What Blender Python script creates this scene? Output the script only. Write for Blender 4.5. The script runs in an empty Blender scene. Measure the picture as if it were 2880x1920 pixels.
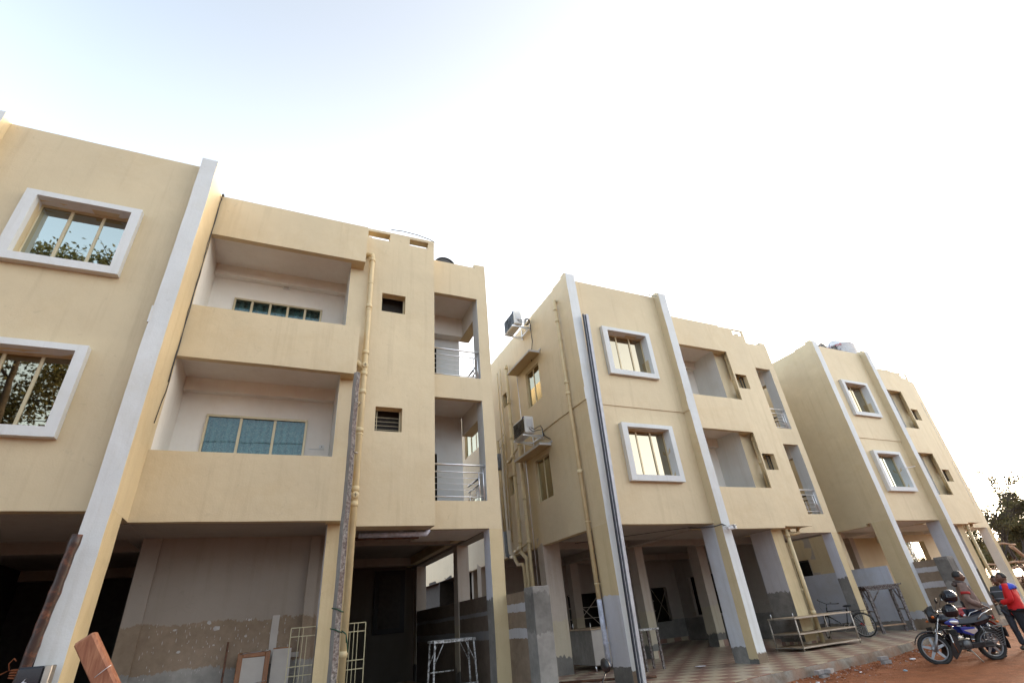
import bpy, bmesh, math, random
from mathutils import Vector, Matrix, noise
random.seed(7)
SC = bpy.context.scene
COL = SC.collection
R = math.radians

# ------------------------------------------------------------------ camera
cam = bpy.data.objects.new('camera', bpy.data.cameras.new('camera'))
COL.objects.link(cam)
CAMF = Vector((0.3793935, 0.78315339, 0.49267773))
CAMR = Vector((0.91601452, -0.39292189, -0.08080707))
CAMU = CAMR.cross(CAMF)
CAMP = Vector((6.28006, -9.26869, 1.24858))
FPX = 1387.562
m = Matrix((CAMR, CAMU, -CAMF)).transposed().to_4x4()
m.translation = CAMP
cam.matrix_world = m
cam.data.sensor_width = 36
cam.data.lens = FPX / 2880 * 36
cam.data.clip_start = 0.05
cam.data.clip_end = 3000
SC.camera = cam

def pix(px, py, t):
    """point at depth t metres along the view axis behind pixel (px,py) of the 2880x1920 photograph"""
    return CAMP + t * (CAMF + CAMR * ((px - 1440) / FPX) - CAMU * ((py - 960) / FPX))

# ------------------------------------------------------------------ light
HAZE = 2.3
SUN_AZ, SUN_EL = 74, 11            # azimuth from +Y towards +X
world = bpy.data.worlds.new('World')
SC.world = world
world.use_nodes = True
wn = world.node_tree
for n in list(wn.nodes): wn.nodes.remove(n)
sky = wn.nodes.new('ShaderNodeTexSky')
sky.sky_type = 'NISHITA'
sky.sun_disc = False
sky.sun_elevation = R(SUN_EL)
sky.sun_rotation = R(SUN_AZ)
sky.altitude = 100
sky.air_density = 1.0
sky.dust_density = 3.0
sky.ozone_density = 1.0
bg = wn.nodes.new('ShaderNodeBackground')
bg.inputs['Strength'].default_value = 0.15
hsv = wn.nodes.new('ShaderNodeHueSaturation')
hsv.inputs['Saturation'].default_value = 0.62
hsv.inputs['Value'].default_value = 0.62
wo = wn.nodes.new('ShaderNodeOutputWorld')
wn.links.new(sky.outputs[0], hsv.inputs['Color'])
# humid haze: a pale veil over the whole dome, brighter towards the low sun
gtc = wn.nodes.new('ShaderNodeTexCoord')
dt = wn.nodes.new('ShaderNodeVectorMath'); dt.operation = 'DOT_PRODUCT'
dt.inputs[1].default_value = (math.sin(R(SUN_AZ)) * math.cos(R(SUN_EL)), math.cos(R(SUN_AZ)) * math.cos(R(SUN_EL)), math.sin(R(SUN_EL)))
wn.links.new(gtc.outputs['Generated'], dt.inputs[0])
hz = wn.nodes.new('ShaderNodeValToRGB')
mp_ = wn.nodes.new('ShaderNodeMapRange'); mp_.inputs[1].default_value = -1; mp_.inputs[2].default_value = 1
wn.links.new(dt.outputs['Value'], mp_.inputs[0]); wn.links.new(mp_.outputs[0], hz.inputs['Fac'])
el = hz.color_ramp.elements
el[0].position = 0; el[0].color = (.35, .45, .57, 1)
el[1].position = 1; el[1].color = (1.0, .86, .68, 1)
e = el.new(.5); e.color = (.52, .59, .66, 1)
e = el.new(.8); e.color = (.85, .82, .78, 1)
hs = wn.nodes.new('ShaderNodeVectorMath'); hs.operation = 'SCALE'; hs.inputs['Scale'].default_value = HAZE
# longer path through the haze near the horizon
sz = wn.nodes.new('ShaderNodeSeparateXYZ'); wn.links.new(gtc.outputs['Generated'], sz.inputs[0])
mz = wn.nodes.new('ShaderNodeMapRange'); mz.inputs[1].default_value = 0; mz.inputs[2].default_value = .95; mz.inputs[3].default_value = 2.25; mz.inputs[4].default_value = .35
mz.interpolation_type = 'SMOOTHSTEP'
wn.links.new(sz.outputs[2], mz.inputs[0])
hm = wn.nodes.new('ShaderNodeVectorMath'); hm.operation = 'SCALE'
wn.links.new(hz.outputs[0], hm.inputs[0]); wn.links.new(mz.outputs[0], hm.inputs['Scale'])
wn.links.new(hm.outputs[0], hs.inputs[0])
ad = wn.nodes.new('ShaderNodeVectorMath'); ad.operation = 'ADD'
wn.links.new(hsv.outputs[0], ad.inputs[0]); wn.links.new(hs.outputs[0], ad.inputs[1])
wn.links.new(ad.outputs[0], bg.inputs['Color'])
wn.links.new(bg.outputs[0], wo.inputs['Surface'])
sun = bpy.data.objects.new('sun', bpy.data.lights.new('sun', 'SUN'))
COL.objects.link(sun)
sun.data.energy = 1.0
sun.data.angle = R(10)
sun.data.color = (1.0, 0.84, 0.66)
sd = Vector((math.sin(R(SUN_AZ)) * math.cos(R(SUN_EL)), math.cos(R(SUN_AZ)) * math.cos(R(SUN_EL)), math.sin(R(SUN_EL))))
sun.rotation_euler = sd.to_track_quat('Z', 'Y').to_euler()
SC.view_settings.view_transform = 'Standard'
SC.view_settings.look = 'None'
SC.view_settings.gamma = 1
SC.view_settings.exposure = 2.15
SC.view_settings.use_curve_mapping = False
SC.cycles.max_bounces = 6
SC.cycles.diffuse_bounces = 4
SC.cycles.use_denoising = True

# ------------------------------------------------------------------ materials
MATS = {}
class NT:
    def __init__(s, name):
        s.m = bpy.data.materials.new(name); s.m.use_nodes = True
        s.t = s.m.node_tree
        s.b = s.t.nodes['Principled BSDF']
        s.tc = s.t.nodes.new('ShaderNodeTexCoord')
    def n(s, ty, **kw):
        x = s.t.nodes.new('ShaderNode' + ty)
        for k, v in kw.items():
            if k in ('operation', 'blend_type', 'noise_dimensions', 'feature', 'data_type', 'wave_type', 'bands_direction', 'interpolation_type'): setattr(x, k, v)
            else: x.inputs[k].default_value = v
        return x
    def l(s, a, b): s.t.links.new(a, b)
    def noise(s, scale, detail=4, rough=.6, vec=None, dist=0.0):
        x = s.n('TexNoise', Scale=scale, Detail=detail, Roughness=rough, Distortion=dist)
        s.l(vec or s.tc.outputs['Object'], x.inputs['Vector']); return x.outputs['Fac']
    def ramp(s, fac, p0, p1, c0=(0, 0, 0, 1), c1=(1, 1, 1, 1)):
        x = s.n('ValToRGB'); e = x.color_ramp.elements
        e[0].position = p0; e[1].position = p1; e[0].color = c0; e[1].color = c1
        s.l(fac, x.inputs['Fac']); return x.outputs['Color']
    def mix(s, fac, a, b, blend='MIX'):
        x = s.t.nodes.new('ShaderNodeMix'); x.data_type = 'RGBA'; x.blend_type = blend
        if isinstance(fac, (int, float)): x.inputs[0].default_value = fac
        else: s.l(fac, x.inputs[0])
        for v, i in ((a, 6), (b, 7)):
            if isinstance(v, tuple): x.inputs[i].default_value = v if len(v) == 4 else v + (1,)
            else: s.l(v, x.inputs[i])
        return x.outputs[2]
    def math(s, op, a, b=0.0):
        x = s.n('Math', operation=op)
        for v, i in ((a, 0), (b, 1)):
            if isinstance(v, (int, float)): x.inputs[i].default_value = v
            else: s.l(v, x.inputs[i])
        return x.outputs[0]
    def sep(s):
        x = s.n('SeparateXYZ'); s.l(s.tc.outputs['Object'], x.inputs[0]); return x.outputs
    def bump(s, h, strength=.3, dist=.01, normal=None):
        x = s.n('Bump', Strength=strength, Distance=dist); s.l(h, x.inputs['Height'])
        if normal: s.l(normal, x.inputs['Normal'])
        s.l(x.outputs[0], s.b.inputs['Normal']); return x.outputs[0]
    def col(s, c):
        if isinstance(c, tuple): s.b.inputs['Base Color'].default_value = c if len(c) == 4 else c + (1,)
        else: s.l(c, s.b.inputs['Base Color'])
    def done(s, rough=.8, metal=0, spec=None):
        if isinstance(rough, (int, float)): s.b.inputs['Roughness'].default_value = rough
        else: s.l(rough, s.b.inputs['Roughness'])
        s.b.inputs['Metallic'].default_value = metal
        if spec is not None: s.b.inputs['Specular IOR Level'].default_value = spec
        MATS[s.m.name] = s.m; return s.m

def plain(name, c, rough=.6, metal=0, var=.12, scale=8, bump=0, spec=None):
    t = NT(name)
    f = t.noise(scale, 5)
    t.col(t.mix(t.ramp(f, .35, .65), tuple(x * (1 - var) for x in c), tuple(min(1, x * (1 + var)) for x in c)))
    if bump: t.bump(t.noise(scale * 12, 3), bump, .004)
    return t.done(rough, metal, spec)

YEL = (.565, .455, .275)
WHI = (.63, .645, .64)
INW = (.77, .735, .675)
def paint_layers(t, base, dirt=.5):
    """painted plaster: trowel waves, faint water runs, scuffs and hairline cracks"""
    big = t.noise(.45, 5, .65)
    mid = t.noise(2.3, 6, .7)
    c = t.mix(t.ramp(big, .3, .7), tuple(x * .90 for x in base), tuple(min(.9, x * 1.06) for x in base))
    c = t.mix(t.math('MULTIPLY', t.ramp(mid, .45, .75), .25), c, tuple(x * y for x, y in zip(base, (.86, .82, .76))))
    # vertical runs
    mp = t.n('Mapping'); mp.inputs['Scale'].default_value = (6, 6, .35)
    t.l(t.tc.outputs['Object'], mp.inputs['Vector'])
    runs = t.noise(1.0, 5, .65, mp.outputs[0])
    c = t.mix(t.math('MULTIPLY', t.ramp(runs, .52, .74), .55 * dirt), c, tuple(x * y for x, y in zip(base, (.72, .68, .62))))
    # soft repair patches and damp blooms
    pt = t.noise(.9, 2, .4, dist=1.2)
    c = t.mix(t.math('MULTIPLY', t.ramp(pt, .54, .76), .22 * dirt), c, tuple(min(.85, x * y) for x, y in zip(base, (1.16, 1.18, 1.22))))
    dm = t.noise(.55, 6, .75, dist=.4)
    c = t.mix(t.math('MULTIPLY', t.ramp(dm, .52, .75), .5 * dirt), c, tuple(x * y for x, y in zip(base, (.80, .70, .52))))
    # hairline cracks
    vc = t.n('TexVoronoi', Scale=.75); vc.feature = 'DISTANCE_TO_EDGE'
    wv = t.n('Mapping'); nv = t.n('TexNoise', Scale=3.0, Detail=4.0)
    t.l(t.tc.outputs['Object'], nv.inputs['Vector'])
    av = t.t.nodes.new('ShaderNodeVectorMath'); av.operation = 'MULTIPLY_ADD'; av.inputs[1].default_value = (.55, .55, .55)
    t.l(nv.outputs['Color'], av.inputs[0]); t.l(t.tc.outputs['Object'], av.inputs[2]); t.l(av.outputs[0], vc.inputs['Vector'])
    ck = t.math('MULTIPLY', t.math('LESS_THAN', vc.outputs['Distance'], .004), t.ramp(t.noise(.7, 2, .5), .52, .60))
    c = t.mix(t.math('MULTIPLY', ck, .16 * dirt), c, tuple(x * .45 for x in base))
    # scuffs
    sc = t.noise(9, 3, .5, dist=.6)
    c = t.mix(t.math('MULTIPLY', t.ramp(sc, .70, .745), .35 * dirt), c, tuple(x * .6 for x in base))
    fine = t.noise(38, 4, .6)
    wav = t.noise(3.2, 3, .5)
    h = t.math('ADD', t.math('MULTIPLY', fine, .25), wav)
    t.bump(h, .5, .02)
    return c
def paint(name, base, rough=.85, dirt=.8, spec=.25):
    t = NT(name); t.col(paint_layers(t, base, dirt)); return t.done(rough, 0, spec)
def cement_col(t, c0=(.16, .15, .14), c1=(.30, .285, .26)):
    a = t.noise(1.4, 6, .7); b = t.noise(9, 4, .6)
    c = t.mix(t.ramp(a, .3, .7), c0, c1)
    return t.mix(t.math('MULTIPLY', t.ramp(b, .4, .8), .3), c, tuple(x * .6 for x in c0))
def ragged(name, bands, rough=.85, amp=.16, wob=None):
    """bands: [(z_top, colour or 'cement')...] from the ground up, boundaries ragged by noise"""
    t = NT(name); z = t.sep()[2]
    mp = t.n('Mapping'); mp.inputs['Scale'].default_value = (1, 1, .32)
    t.l(t.tc.outputs['Object'], mp.inputs['Vector'])
    n1 = t.noise(6.5, 7, .78, mp.outputs[0]); n2 = t.noise(1.1, 3, .6)
    off = t.math('ADD', t.math('MULTIPLY', t.math('SUBTRACT', n1, .5), amp * 2), t.math('MULTIPLY', t.math('SUBTRACT', n2, .5), amp * 2))
    zz = t.math('ADD', z, off)
    def layer(c): return cement_col(t) if c == 'cement' else (cement_col(t, (.10, .095, .085), (.20, .19, .175)) if c == 'wet' else (cement_col(t, (.17, .125, .085), (.27, .205, .15)) if c == 'mud' else (cement_col(t, (.09, .068, .05), (.16, .12, .09)) if c == 'mud_shade' else paint_layers(t, c, .8))))
    cur = layer(bands[-1][1])
    for zt, c in reversed(bands[:-1]):
        f = t.math('LESS_THAN', zz, zt)
        cur = t.mix(f, cur, layer(c))
    t.col(cur)
    return t.done(rough, 0, .25)

paint('paint_yellow', YEL, .6, .8, .9)
paint('paint_white', WHI, .75, .6)
paint('paint_inner', INW, .8, .35)
paint('paint_inner_shade', (.36, .33, .30), .85, .8)  # inner paint darkened to stand in for ground floor shade
paint('awning_grey', (.50, .49, .47), .85, 1.0)
paint('bay_shade', (.10, .088, .075), .9, .8)  # near-black colour stands in for the shade deep in the bay
ragged('cement', [(0, 'cement'), (9, 'cement')])
ragged('wet_cement', [(0.1, 'wet'), (1.05, 'cement'), (1.75, 'wet'), (9, 'cement')], amp=.25)
ragged('pier_white', [(.33, 'cement'), (9, (.53, .54, .57))], amp=.1)
ragged('corner_inner', [(1.75, 'cement'), (9, (.62, .635, .70))], amp=.2)
ragged('column_side', [(.25, 'wet'), (1.45, 'cement'), (9, (.55, .54, .56))], amp=.16)
ragged('column_mid', [(.38, 'wet'), (1.3, (.44, .39, .30)), (9, (.42, .37, .32))], amp=.2)
ragged('fin_left_side', [(.30, 'wet'), (1.66, (.52, .52, .55)), (9, YEL)], amp=.07)
ragged('fin_side_low', [(.10, 'wet'), (9, YEL)], amp=.1)
ragged('fin_side_mud', [(.05, 'mud'), (.30, (.45, .44, .45)), (9, YEL)], amp=.12)
ragged('fin_front_low', [(.22, 'mud'), (9, WHI)], amp=.22)
ragged('back_wall_low', [(.98, 'cement'), (1.70, 'mud'), (9, (.27, .235, .20))], amp=.17)
ragged('back_wall_dado', [(.86, 'cement'), (9, (.38, .34, .30))], amp=.02)
ragged('mirror_wall', [(.03, 'cement'), (9, (.52, .54, .60))], amp=.05)
ragged('fence_plaster', [(.95, 'mud'), (1.12, (.42, .41, .42)), (1.42, 'mud'), (1.58, (.42, .41, .42)), (9, 'mud')], amp=.045)
plain('splash', (.38, .36, .34), .8)
plain('ochre', (.50, .25, .06), .85)
ragged('fence_shade', [(.95, 'mud_shade'), (1.12, (.20, .19, .19)), (1.42, 'mud_shade'), (1.5, (.20, .19, .19)), (9, 'mud_shade')], amp=.045)  # same bands as fence_plaster, darkened for the shade between the pillars
plain('frame_tan', (.50, .41, .26), .4, .35, .06, 3)
plain('frame_dark', (.035, .032, .03), .5, 0, .1)
plain('steel', (.75, .75, .76), .38, .9, .05)
plain('steel_dull', (.40, .36, .31), .45, .7, .15, 5)
plain('pipe_paint', (.56, .45, .26), .55, 0, .08, 3)
plain('pipe_grey', (.16, .175, .19), .5, 0, .1)
plain('pipe_patchy', (.45, .47, .55), .6, 0, .25, 9)
plain('black_plastic', (.012, .012, .013), .35, 0, .1)
plain('black_rubber', (.018, .017, .016), .75, 0, .2, 20)
plain('white_metal', (.66, .66, .64), .4, 0, .05)
plain('grille_cream', (.50, .45, .28), .5, 0, .08)
plain('plywood', (.34, .25, .16), .7, 0, .15, 4, .2)
plain('board_brown', (.20, .075, .02), .4, 0, .15, 4)
plain('board_pale', (.38, .35, .32), .7, 0, .06, 3)
plain('rust', (.10, .045, .025), .8, 0, .4, 14, .3)
plain('brick_grey', (.28, .26, .25), .9, 0, .15, 14, .5)
plain('brick_red', (.30, .11, .06), .9, 0, .2, 14, .5)
plain('dark_room', (.035, .03, .026), .9, 0, .2)  # near-black colour stands in for unlit interiors
plain('dark_opening', (.012, .012, .012), .7, 0, .2)  # near-black colour stands in for the shade inside openings
plain('rope_green', (.02, .06, .035), .8)
plain('rope_orange', (.22, .065, .02), .8)
plain('cable', (.02, .02, .022), .6)
plain('tank_white', (.55, .545, .54), .45, 0, .04)
plain('tank_black', (.07, .065, .06), .6, 0, .1)
plain('lettering_red', (.45, .02, .03), .6)
plain('lettering_dark', (.06, .03, .10), .6)
plain('litter_white', (.75, .75, .78), .5)
plain('litter_pink', (.75, .38, .38), .5, 0, .25, 30)
plain('litter_blue', (.25, .38, .46), .4, 0, .2, 30)
plain('slab_grey', (.40, .40, .42), .5, .3, .12, 5)
plain('channel_dark', (.04, .045, .06), .5, .3, .1)
plain('tile_light', (.50, .44, .34), .3)
plain('hub_alloy', (.26, .26, .27), .4, .8, .1)
plain('chrome', (.42, .42, .43), .14, 1, .05)
plain('engine_cover', (.12, .12, .12), .45, .7, .15)
plain('hood_dark', (.07, .05, .045), .85)
plain('engine', (.03, .03, .03), .5, .5, .2)
plain('bike_black', (.008, .009, .014), .12, 0, .05)
plain('bike_blue', (.02, .035, .22), .2, 0, .05)
plain('bike_silver', (.55, .55, .56), .25, .6, .05)
plain('bike_red', (.28, .012, .012), .2, 0, .05)
plain('seat_vinyl', (.02, .02, .026), .38, 0, .15, 10)
plain('lamp_orange', (.55, .12, .01), .3)
plain('lamp_red', (.35, .01, .01), .3)
plain('skin', (.115, .052, .030), .5, 0, .1, 20)
plain('hair', (.008, .007, .006), .6, 0, .2, 30, .5)
plain('jacket_brown', (.20, .135, .11), .8, 0, .2, 12, .3)
plain('band_red', (.38, .02, .02), .8)
plain('denim', (.018, .026, .055), .85, 0, .2, 15)
plain('trousers_grey', (.035, .045, .06), .85, 0, .15, 15)
plain('trousers_black', (.010, .012, .016), .85, 0, .15, 15)
plain('shirt_red', (.50, .006, .008), .8, 0, .12, 8, .2)
plain('shirt_blue', (.02, .05, .38), .8, 0, .12, 8, .2)
plain('shoe', (.03, .025, .02), .6)
plain('eye_white', (.28, .25, .22), .3)
plain('bark', (.055, .040, .030), .9, 0, .3, 10, .5)
plain('log_wood', (.38, .24, .15), .85, 0, .25, 6, .4)

def mk_speckle():
    t = NT('stone_post')
    v = t.n('TexVoronoi', Scale=38.0); t.l(t.tc.outputs['Object'], v.inputs['Vector'])
    n = t.noise(24, 5, .75); b = t.noise(1.6, 3)
    c = t.mix(t.ramp(n, .42, .62), (.07, .06, .055), (.30, .285, .27))
    c = t.mix(t.math('MULTIPLY', t.ramp(b, .42, .6), .35), c, (.13, .065, .055))
    t.col(c); t.bump(n, .8, .01); t.done(.9)
mk_speckle()
def mk_timber():
    t = NT('timber')
    mp = t.n('Mapping'); mp.inputs['Scale'].default_value = (14, 14, 1.2)
    t.l(t.tc.outputs['Object'], mp.inputs['Vector'])
    n = t.noise(2, 5, .6, mp.outputs[0], .5)
    c = t.mix(t.ramp(n, .3, .7), (.22, .072, .035), (.42, .19, .10)); t.col(c); t.bump(n, .3, .004); t.done(.65)
    t = NT('old_board')
    mp = t.n('Mapping'); mp.inputs['Scale'].default_value = (3, 3, 3)
    t.l(t.tc.outputs['Object'], mp.inputs['Vector'])
    n = t.noise(7, 6, .8, mp.outputs[0])
    c = t.mix(t.ramp(n, .46, .60), (.055, .035, .028), (.30, .28, .27)); t.col(c); t.bump(n, .4, .005); t.done(.85)
    t = NT('scaffold_white')
    n = t.noise(22, 5, .8)
    c = t.mix(t.ramp(n, .44, .56), (.12, .11, .10), (.55, .55, .54)); t.col(c); t.bump(n, .4, .003); t.done(.8)
    t = NT('bamboo')
    n = t.noise(9, 5, .7)
    c = t.mix(t.ramp(n, .5, .75), (.035, .017, .012), (.20, .07, .035)); t.col(c); t.bump(n, .5, .005); t.done(.45)
mk_timber()
def mk_tiles():
    for nm, c in (('tile_cream', (.50, .43, .31)), ('tile_brown', (.27, .155, .12))):
        t = NT(nm)
        oi = t.t.nodes.new('ShaderNodeObjectInfo')
        n = t.noise(3.0, 6, .7); n2 = t.noise(30, 4, .6)
        a = t.mix(t.ramp(n, .3, .7), tuple(x * .82 for x in c), tuple(x * 1.1 for x in c))
        a = t.mix(t.math('MULTIPLY', oi.outputs['Random'], .35), a, tuple(x * .72 for x in c))
        a = t.mix(t.math('MULTIPLY', t.ramp(n2, .5, .8), .3), a, (.25, .19, .14))
        g = t.noise(.8, 5, .7)
        a = t.mix(t.math('MULTIPLY', t.ramp(g, .42, .70), .55), a, (.30, .20, .14))
        t.col(a); t.done(t.math('ADD', t.math('MULTIPLY', n, .35), .18), 0, .5)
mk_tiles()
def mk_soil():
    t = NT('red_soil')
    a = t.noise(.35, 6, .6); b = t.noise(4, 6, .75); c = t.noise(40, 4, .7)
    x = t.mix(t.ramp(b, .35, .68), (.12, .036, .017), (.29, .105, .045))
    x = t.mix(t.math('MULTIPLY', t.ramp(a, .4, .65), .45), x, (.33, .135, .062))
    x = t.mix(t.math('MULTIPLY', t.ramp(c, .55, .75), .5), x, (.30, .20, .14))
    t.col(x)
    h = t.math('ADD', t.math('MULTIPLY', c, .3), b)
    t.bump(h, .9, .05); t.done(.95, 0, .1)
    t = NT('kerb_cement')
    a = t.noise(2, 6, .75); b = t.noise(12, 5, .7); g = t.noise(.9, 3)
    x = t.mix(t.ramp(a, .35, .65), (.11, .095, .075), (.27, .25, .22))
    x = t.mix(t.math('MULTIPLY', t.ramp(g, .45, .6), .5), x, (.26, .13, .075))
    t.col(x); t.bump(t.math('ADD', a, t.math('MULTIPLY', b, .4)), .8, .03); t.done(.95, 0, .1)
mk_soil()
def mk_glass(name, tint, refl, through):
    t = NT(name)
    g = t.n('BsdfGlossy', Roughness=.015); g.inputs['Color'].default_value = tint + (1,)
    tr = t.n('BsdfTransparent'); tr.inputs['Color'].default_value = through + (1,)
    fr = t.n('Fresnel', IOR=1.5)
    f = t.math('MINIMUM', t.math('ADD', fr.outputs[0], refl), 1.0)
    mx = t.n('MixShader'); t.l(f, mx.inputs[0]); t.l(tr.outputs[0], mx.inputs[1]); t.l(g.outputs[0], mx.inputs[2])
    w = t.n('Bump', Strength=.04, Distance=.02); nz = t.noise(1.3, 2, .5); t.l(nz, w.inputs['Height']); t.l(w.outputs[0], g.inputs['Normal'])
    out = t.t.nodes['Material Output']; t.l(mx.outputs[0], out.inputs['Surface'])
    t.done()
mk_glass('glass_pale', (.60, .66, .61), .60, (.05, .06, .06))
mk_glass('glass_dark', (.80, .74, .55), .30, (.10, .10, .09))
mk_glass('glass_bronze', (.43, .385, .29), .80, (.04, .035, .03))
mk_glass('glass_clear', (.50, .60, .61), .015, (.80, .86, .86))
def mk_curtain():
    t = NT('curtain_teal')
    x = t.sep()
    w = t.n('TexWave', Scale=2.2, Distortion=1.5, Detail=2.0); t.l(t.tc.outputs['Object'], w.inputs['Vector'])
    v = t.noise(16, 3, .5, dist=2.2)
    a = t.mix(w.outputs['Fac'], (.035, .11, .11), (.10, .23, .23))
    a = t.mix(t.math('MULTIPLY', t.ramp(v, .50, .56), .5), a, (.32, .36, .31))
    t.col(a); t.done(.85)
mk_curtain()
def mk_shirt():
    t = NT('shirt_striped')
    z = t.sep()[2]
    f = t.math('LESS_THAN', t.math('FRACT', t.math('MULTIPLY', z, 6.0)), .09)
    t.col(t.mix(f, (.05, .055, .06), (.28, .30, .33))); t.done(.85)
    t = NT('foliage')
    oi = t.noise(.6, 4, .7); g = t.n('TexCoord')
    geo = t.t.nodes.new('ShaderNodeNewGeometry')
    c = t.mix(geo.outputs['Random Per Island'], (.05, .06, .018), (.17, .155, .05))
    c = t.mix(t.math('MULTIPLY', t.ramp(oi, .4, .65), .6), c, (.15, .10, .045))
    t.col(c)
    t.b.inputs['Subsurface Weight'].default_value = 0
    tr = t.n('BsdfTranslucent'); t.l(c, tr.inputs['Color'])
    mx = t.n('MixShader'); mx.inputs[0].default_value = .35
    t.l(t.b.outputs[0], mx.inputs[1]); t.l(tr.outputs[0], mx.inputs[2])
    t.l(mx.outputs[0], t.t.nodes['Material Output'].inputs['Surface'])
    t.done(.6)
    t = NT('brush_dry')
    geo = t.t.nodes.new('ShaderNodeNewGeometry')
    t.col(t.mix(geo.outputs['Random Per Island'], (.05, .025, .012), (.26, .13, .06))); t.done(.9)
mk_shirt()

# ------------------------------------------------------------------ mesh helpers
def link(o, parent=None):
    COL.objects.link(o)
    if parent is not None: o.parent = parent
    return o
def empty(name, loc=(0, 0, 0), rz=0.0):
    o = bpy.data.objects.new(name, None); o.empty_display_size = .2
    COL.objects.link(o); o.location = loc; o.rotation_euler = (0, 0, rz); return o
def tag(o, label=None, cat=None, group=None, kind=None):
    if label: o['label'] = label
    if cat: o['category'] = cat
    if group: o['group'] = group
    if kind: o['kind'] = kind
    return o

class MB:
    def __init__(s, *mats):
        s.v = []; s.f = []; s.mi = []; s.mats = list(mats) or ['cement']; s.smooth = []
    def add(s, vs, fs, m=0, smooth=False):
        b = len(s.v); s.v += [tuple(x) for x in vs]
        for i, f in enumerate(fs):
            s.f.append([b + k for k in f]); s.mi.append(m if isinstance(m, int) else m[i]); s.smooth.append(smooth)
        return s
    def box(s, x0, x1, y0, y1, z0, z1, m=0, front=None, left=None, right=None, back=None, top=None, bottom=None, M=None):
        vs = [(x0, y0, z0), (x1, y0, z0), (x1, y1, z0), (x0, y1, z0), (x0, y0, z1), (x1, y0, z1), (x1, y1, z1), (x0, y1, z1)]
        if M is not None: vs = [M @ Vector(v) for v in vs]
        fs = [(0, 1, 5, 4), (3, 0, 4, 7), (1, 2, 6, 5), (2, 3, 7, 6), (4, 5, 6, 7), (3, 2, 1, 0)]
        mm = [m if q is None else q for q in (front, left, right, back, top, bottom)]
        return s.add(vs, fs, mm)
    def bar(s, a, b, w, h=None, m=0, up=(0, 0, 1)):
        a = Vector(a); b = Vector(b); d = b - a; L = d.length
        if L < 1e-6: return s
        d /= L; u = Vector(up)
        if abs(d.dot(u)) > .98: u = Vector((0, 1, 0)) if abs(d.y) < .9 else Vector((1, 0, 0))
        x = d.cross(u).normalized(); y = x.cross(d)
        M = Matrix((x, y, d)).transposed().to_4x4(); M.translation = a
        h = w if h is None else h
        return s.box(-w / 2, w / 2, -h / 2, h / 2, 0, L, m, M=M)
    def tube(s, pts, r, n=8, m=0, cap=True, smooth=True):
        pts = [Vector(p) for p in pts]; rs = r if isinstance(r, (list, tuple)) else [r] * len(pts)
        b = len(s.v); prev = None
        for i, p in enumerate(pts):
            if i == 0: d = pts[1] - p
            elif i == len(pts) - 1: d = p - pts[i - 1]
            else: d = (pts[i + 1] - p).normalized() + (p - pts[i - 1]).normalized()
            if d.length < 1e-9: d = Vector((0, 0, 1))
            d.normalize()
            if prev is None:
                u = Vector((0, 0, 1)) if abs(d.z) < .9 else Vector((1, 0, 0))
                x = d.cross(u).normalized()
            else:
                x = (prev - d * prev.dot(d)).normalized()
            prev = x; y = d.cross(x)
            for k in range(n):
                a = 2 * math.pi * k / n
                s.v.append(tuple(p + (x * math.cos(a) + y * math.sin(a)) * rs[i]))
        for i in range(len(pts) - 1):
            for k in range(n):
                a0 = b + i * n + k; a1 = b + i * n + (k + 1) % n
                s.f.append([a0, a1, a1 + n, a0 + n]); s.mi.append(m); s.smooth.append(smooth)
        if cap:
            s.f.append([b + k for k in reversed(range(n))]); s.mi.append(m); s.smooth.append(False)
            e = b + (len(pts) - 1) * n
            s.f.append([e + k for k in range(n)]); s.mi.append(m); s.smooth.append(False)
        return s
    def ring(s, c, axis, R_, r, n=28, k=8, m=0):
        """torus"""
        c = Vector(c); ax = Vector(axis).normalized(); u = Vector((0, 0, 1)) if abs(ax.z) < .9 else Vector((1, 0, 0))
        x = ax.cross(u).normalized(); y = ax.cross(x); b = len(s.v)
        for i in range(n):
            a = 2 * math.pi * i / n; d = x * math.cos(a) + y * math.sin(a)
            for j in range(k):
                q = 2 * math.pi * j / k
                rr = r if not isinstance(r, tuple) else None
                if rr is None: s.v.append(tuple(c + d * (R_ + r[0] * math.cos(q)) + ax * r[1] * math.sin(q)))
                else: s.v.append(tuple(c + d * (R_ + rr * math.cos(q)) + ax * rr * math.sin(q)))
        for i in range(n):
            for j in range(k):
                i2 = (i + 1) % n; j2 = (j + 1) % k
                s.f.append([b + i * k + j, b + i2 * k + j, b + i2 * k + j2, b + i * k + j2]); s.mi.append(m); s.smooth.append(True)
        return s
    def lathe(s, c, prof, n=24, axis=(0, 0, 1), m=0, smooth=True):
        """prof [(r, h)...] turned about axis through c"""
        c = Vector(c); ax = Vector(axis).normalized(); u = Vector((0, 0, 1)) if abs(ax.z) < .9 else Vector((1, 0, 0))
        x = ax.cross(u).normalized(); y = ax.cross(x); b = len(s.v)
        for r, h in prof:
            for k in range(n):
                a = 2 * math.pi * k / n
                s.v.append(tuple(c + ax * h + (x * math.cos(a) + y * math.sin(a)) * max(r, 1e-4)))
        for i in range(len(prof) - 1):
            for k in range(n):
                a0 = b + i * n + k; a1 = b + i * n + (k + 1) % n
                s.f.append([a0, a1, a1 + n, a0 + n]); s.mi.append(m); s.smooth.append(smooth)
        return s
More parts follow.
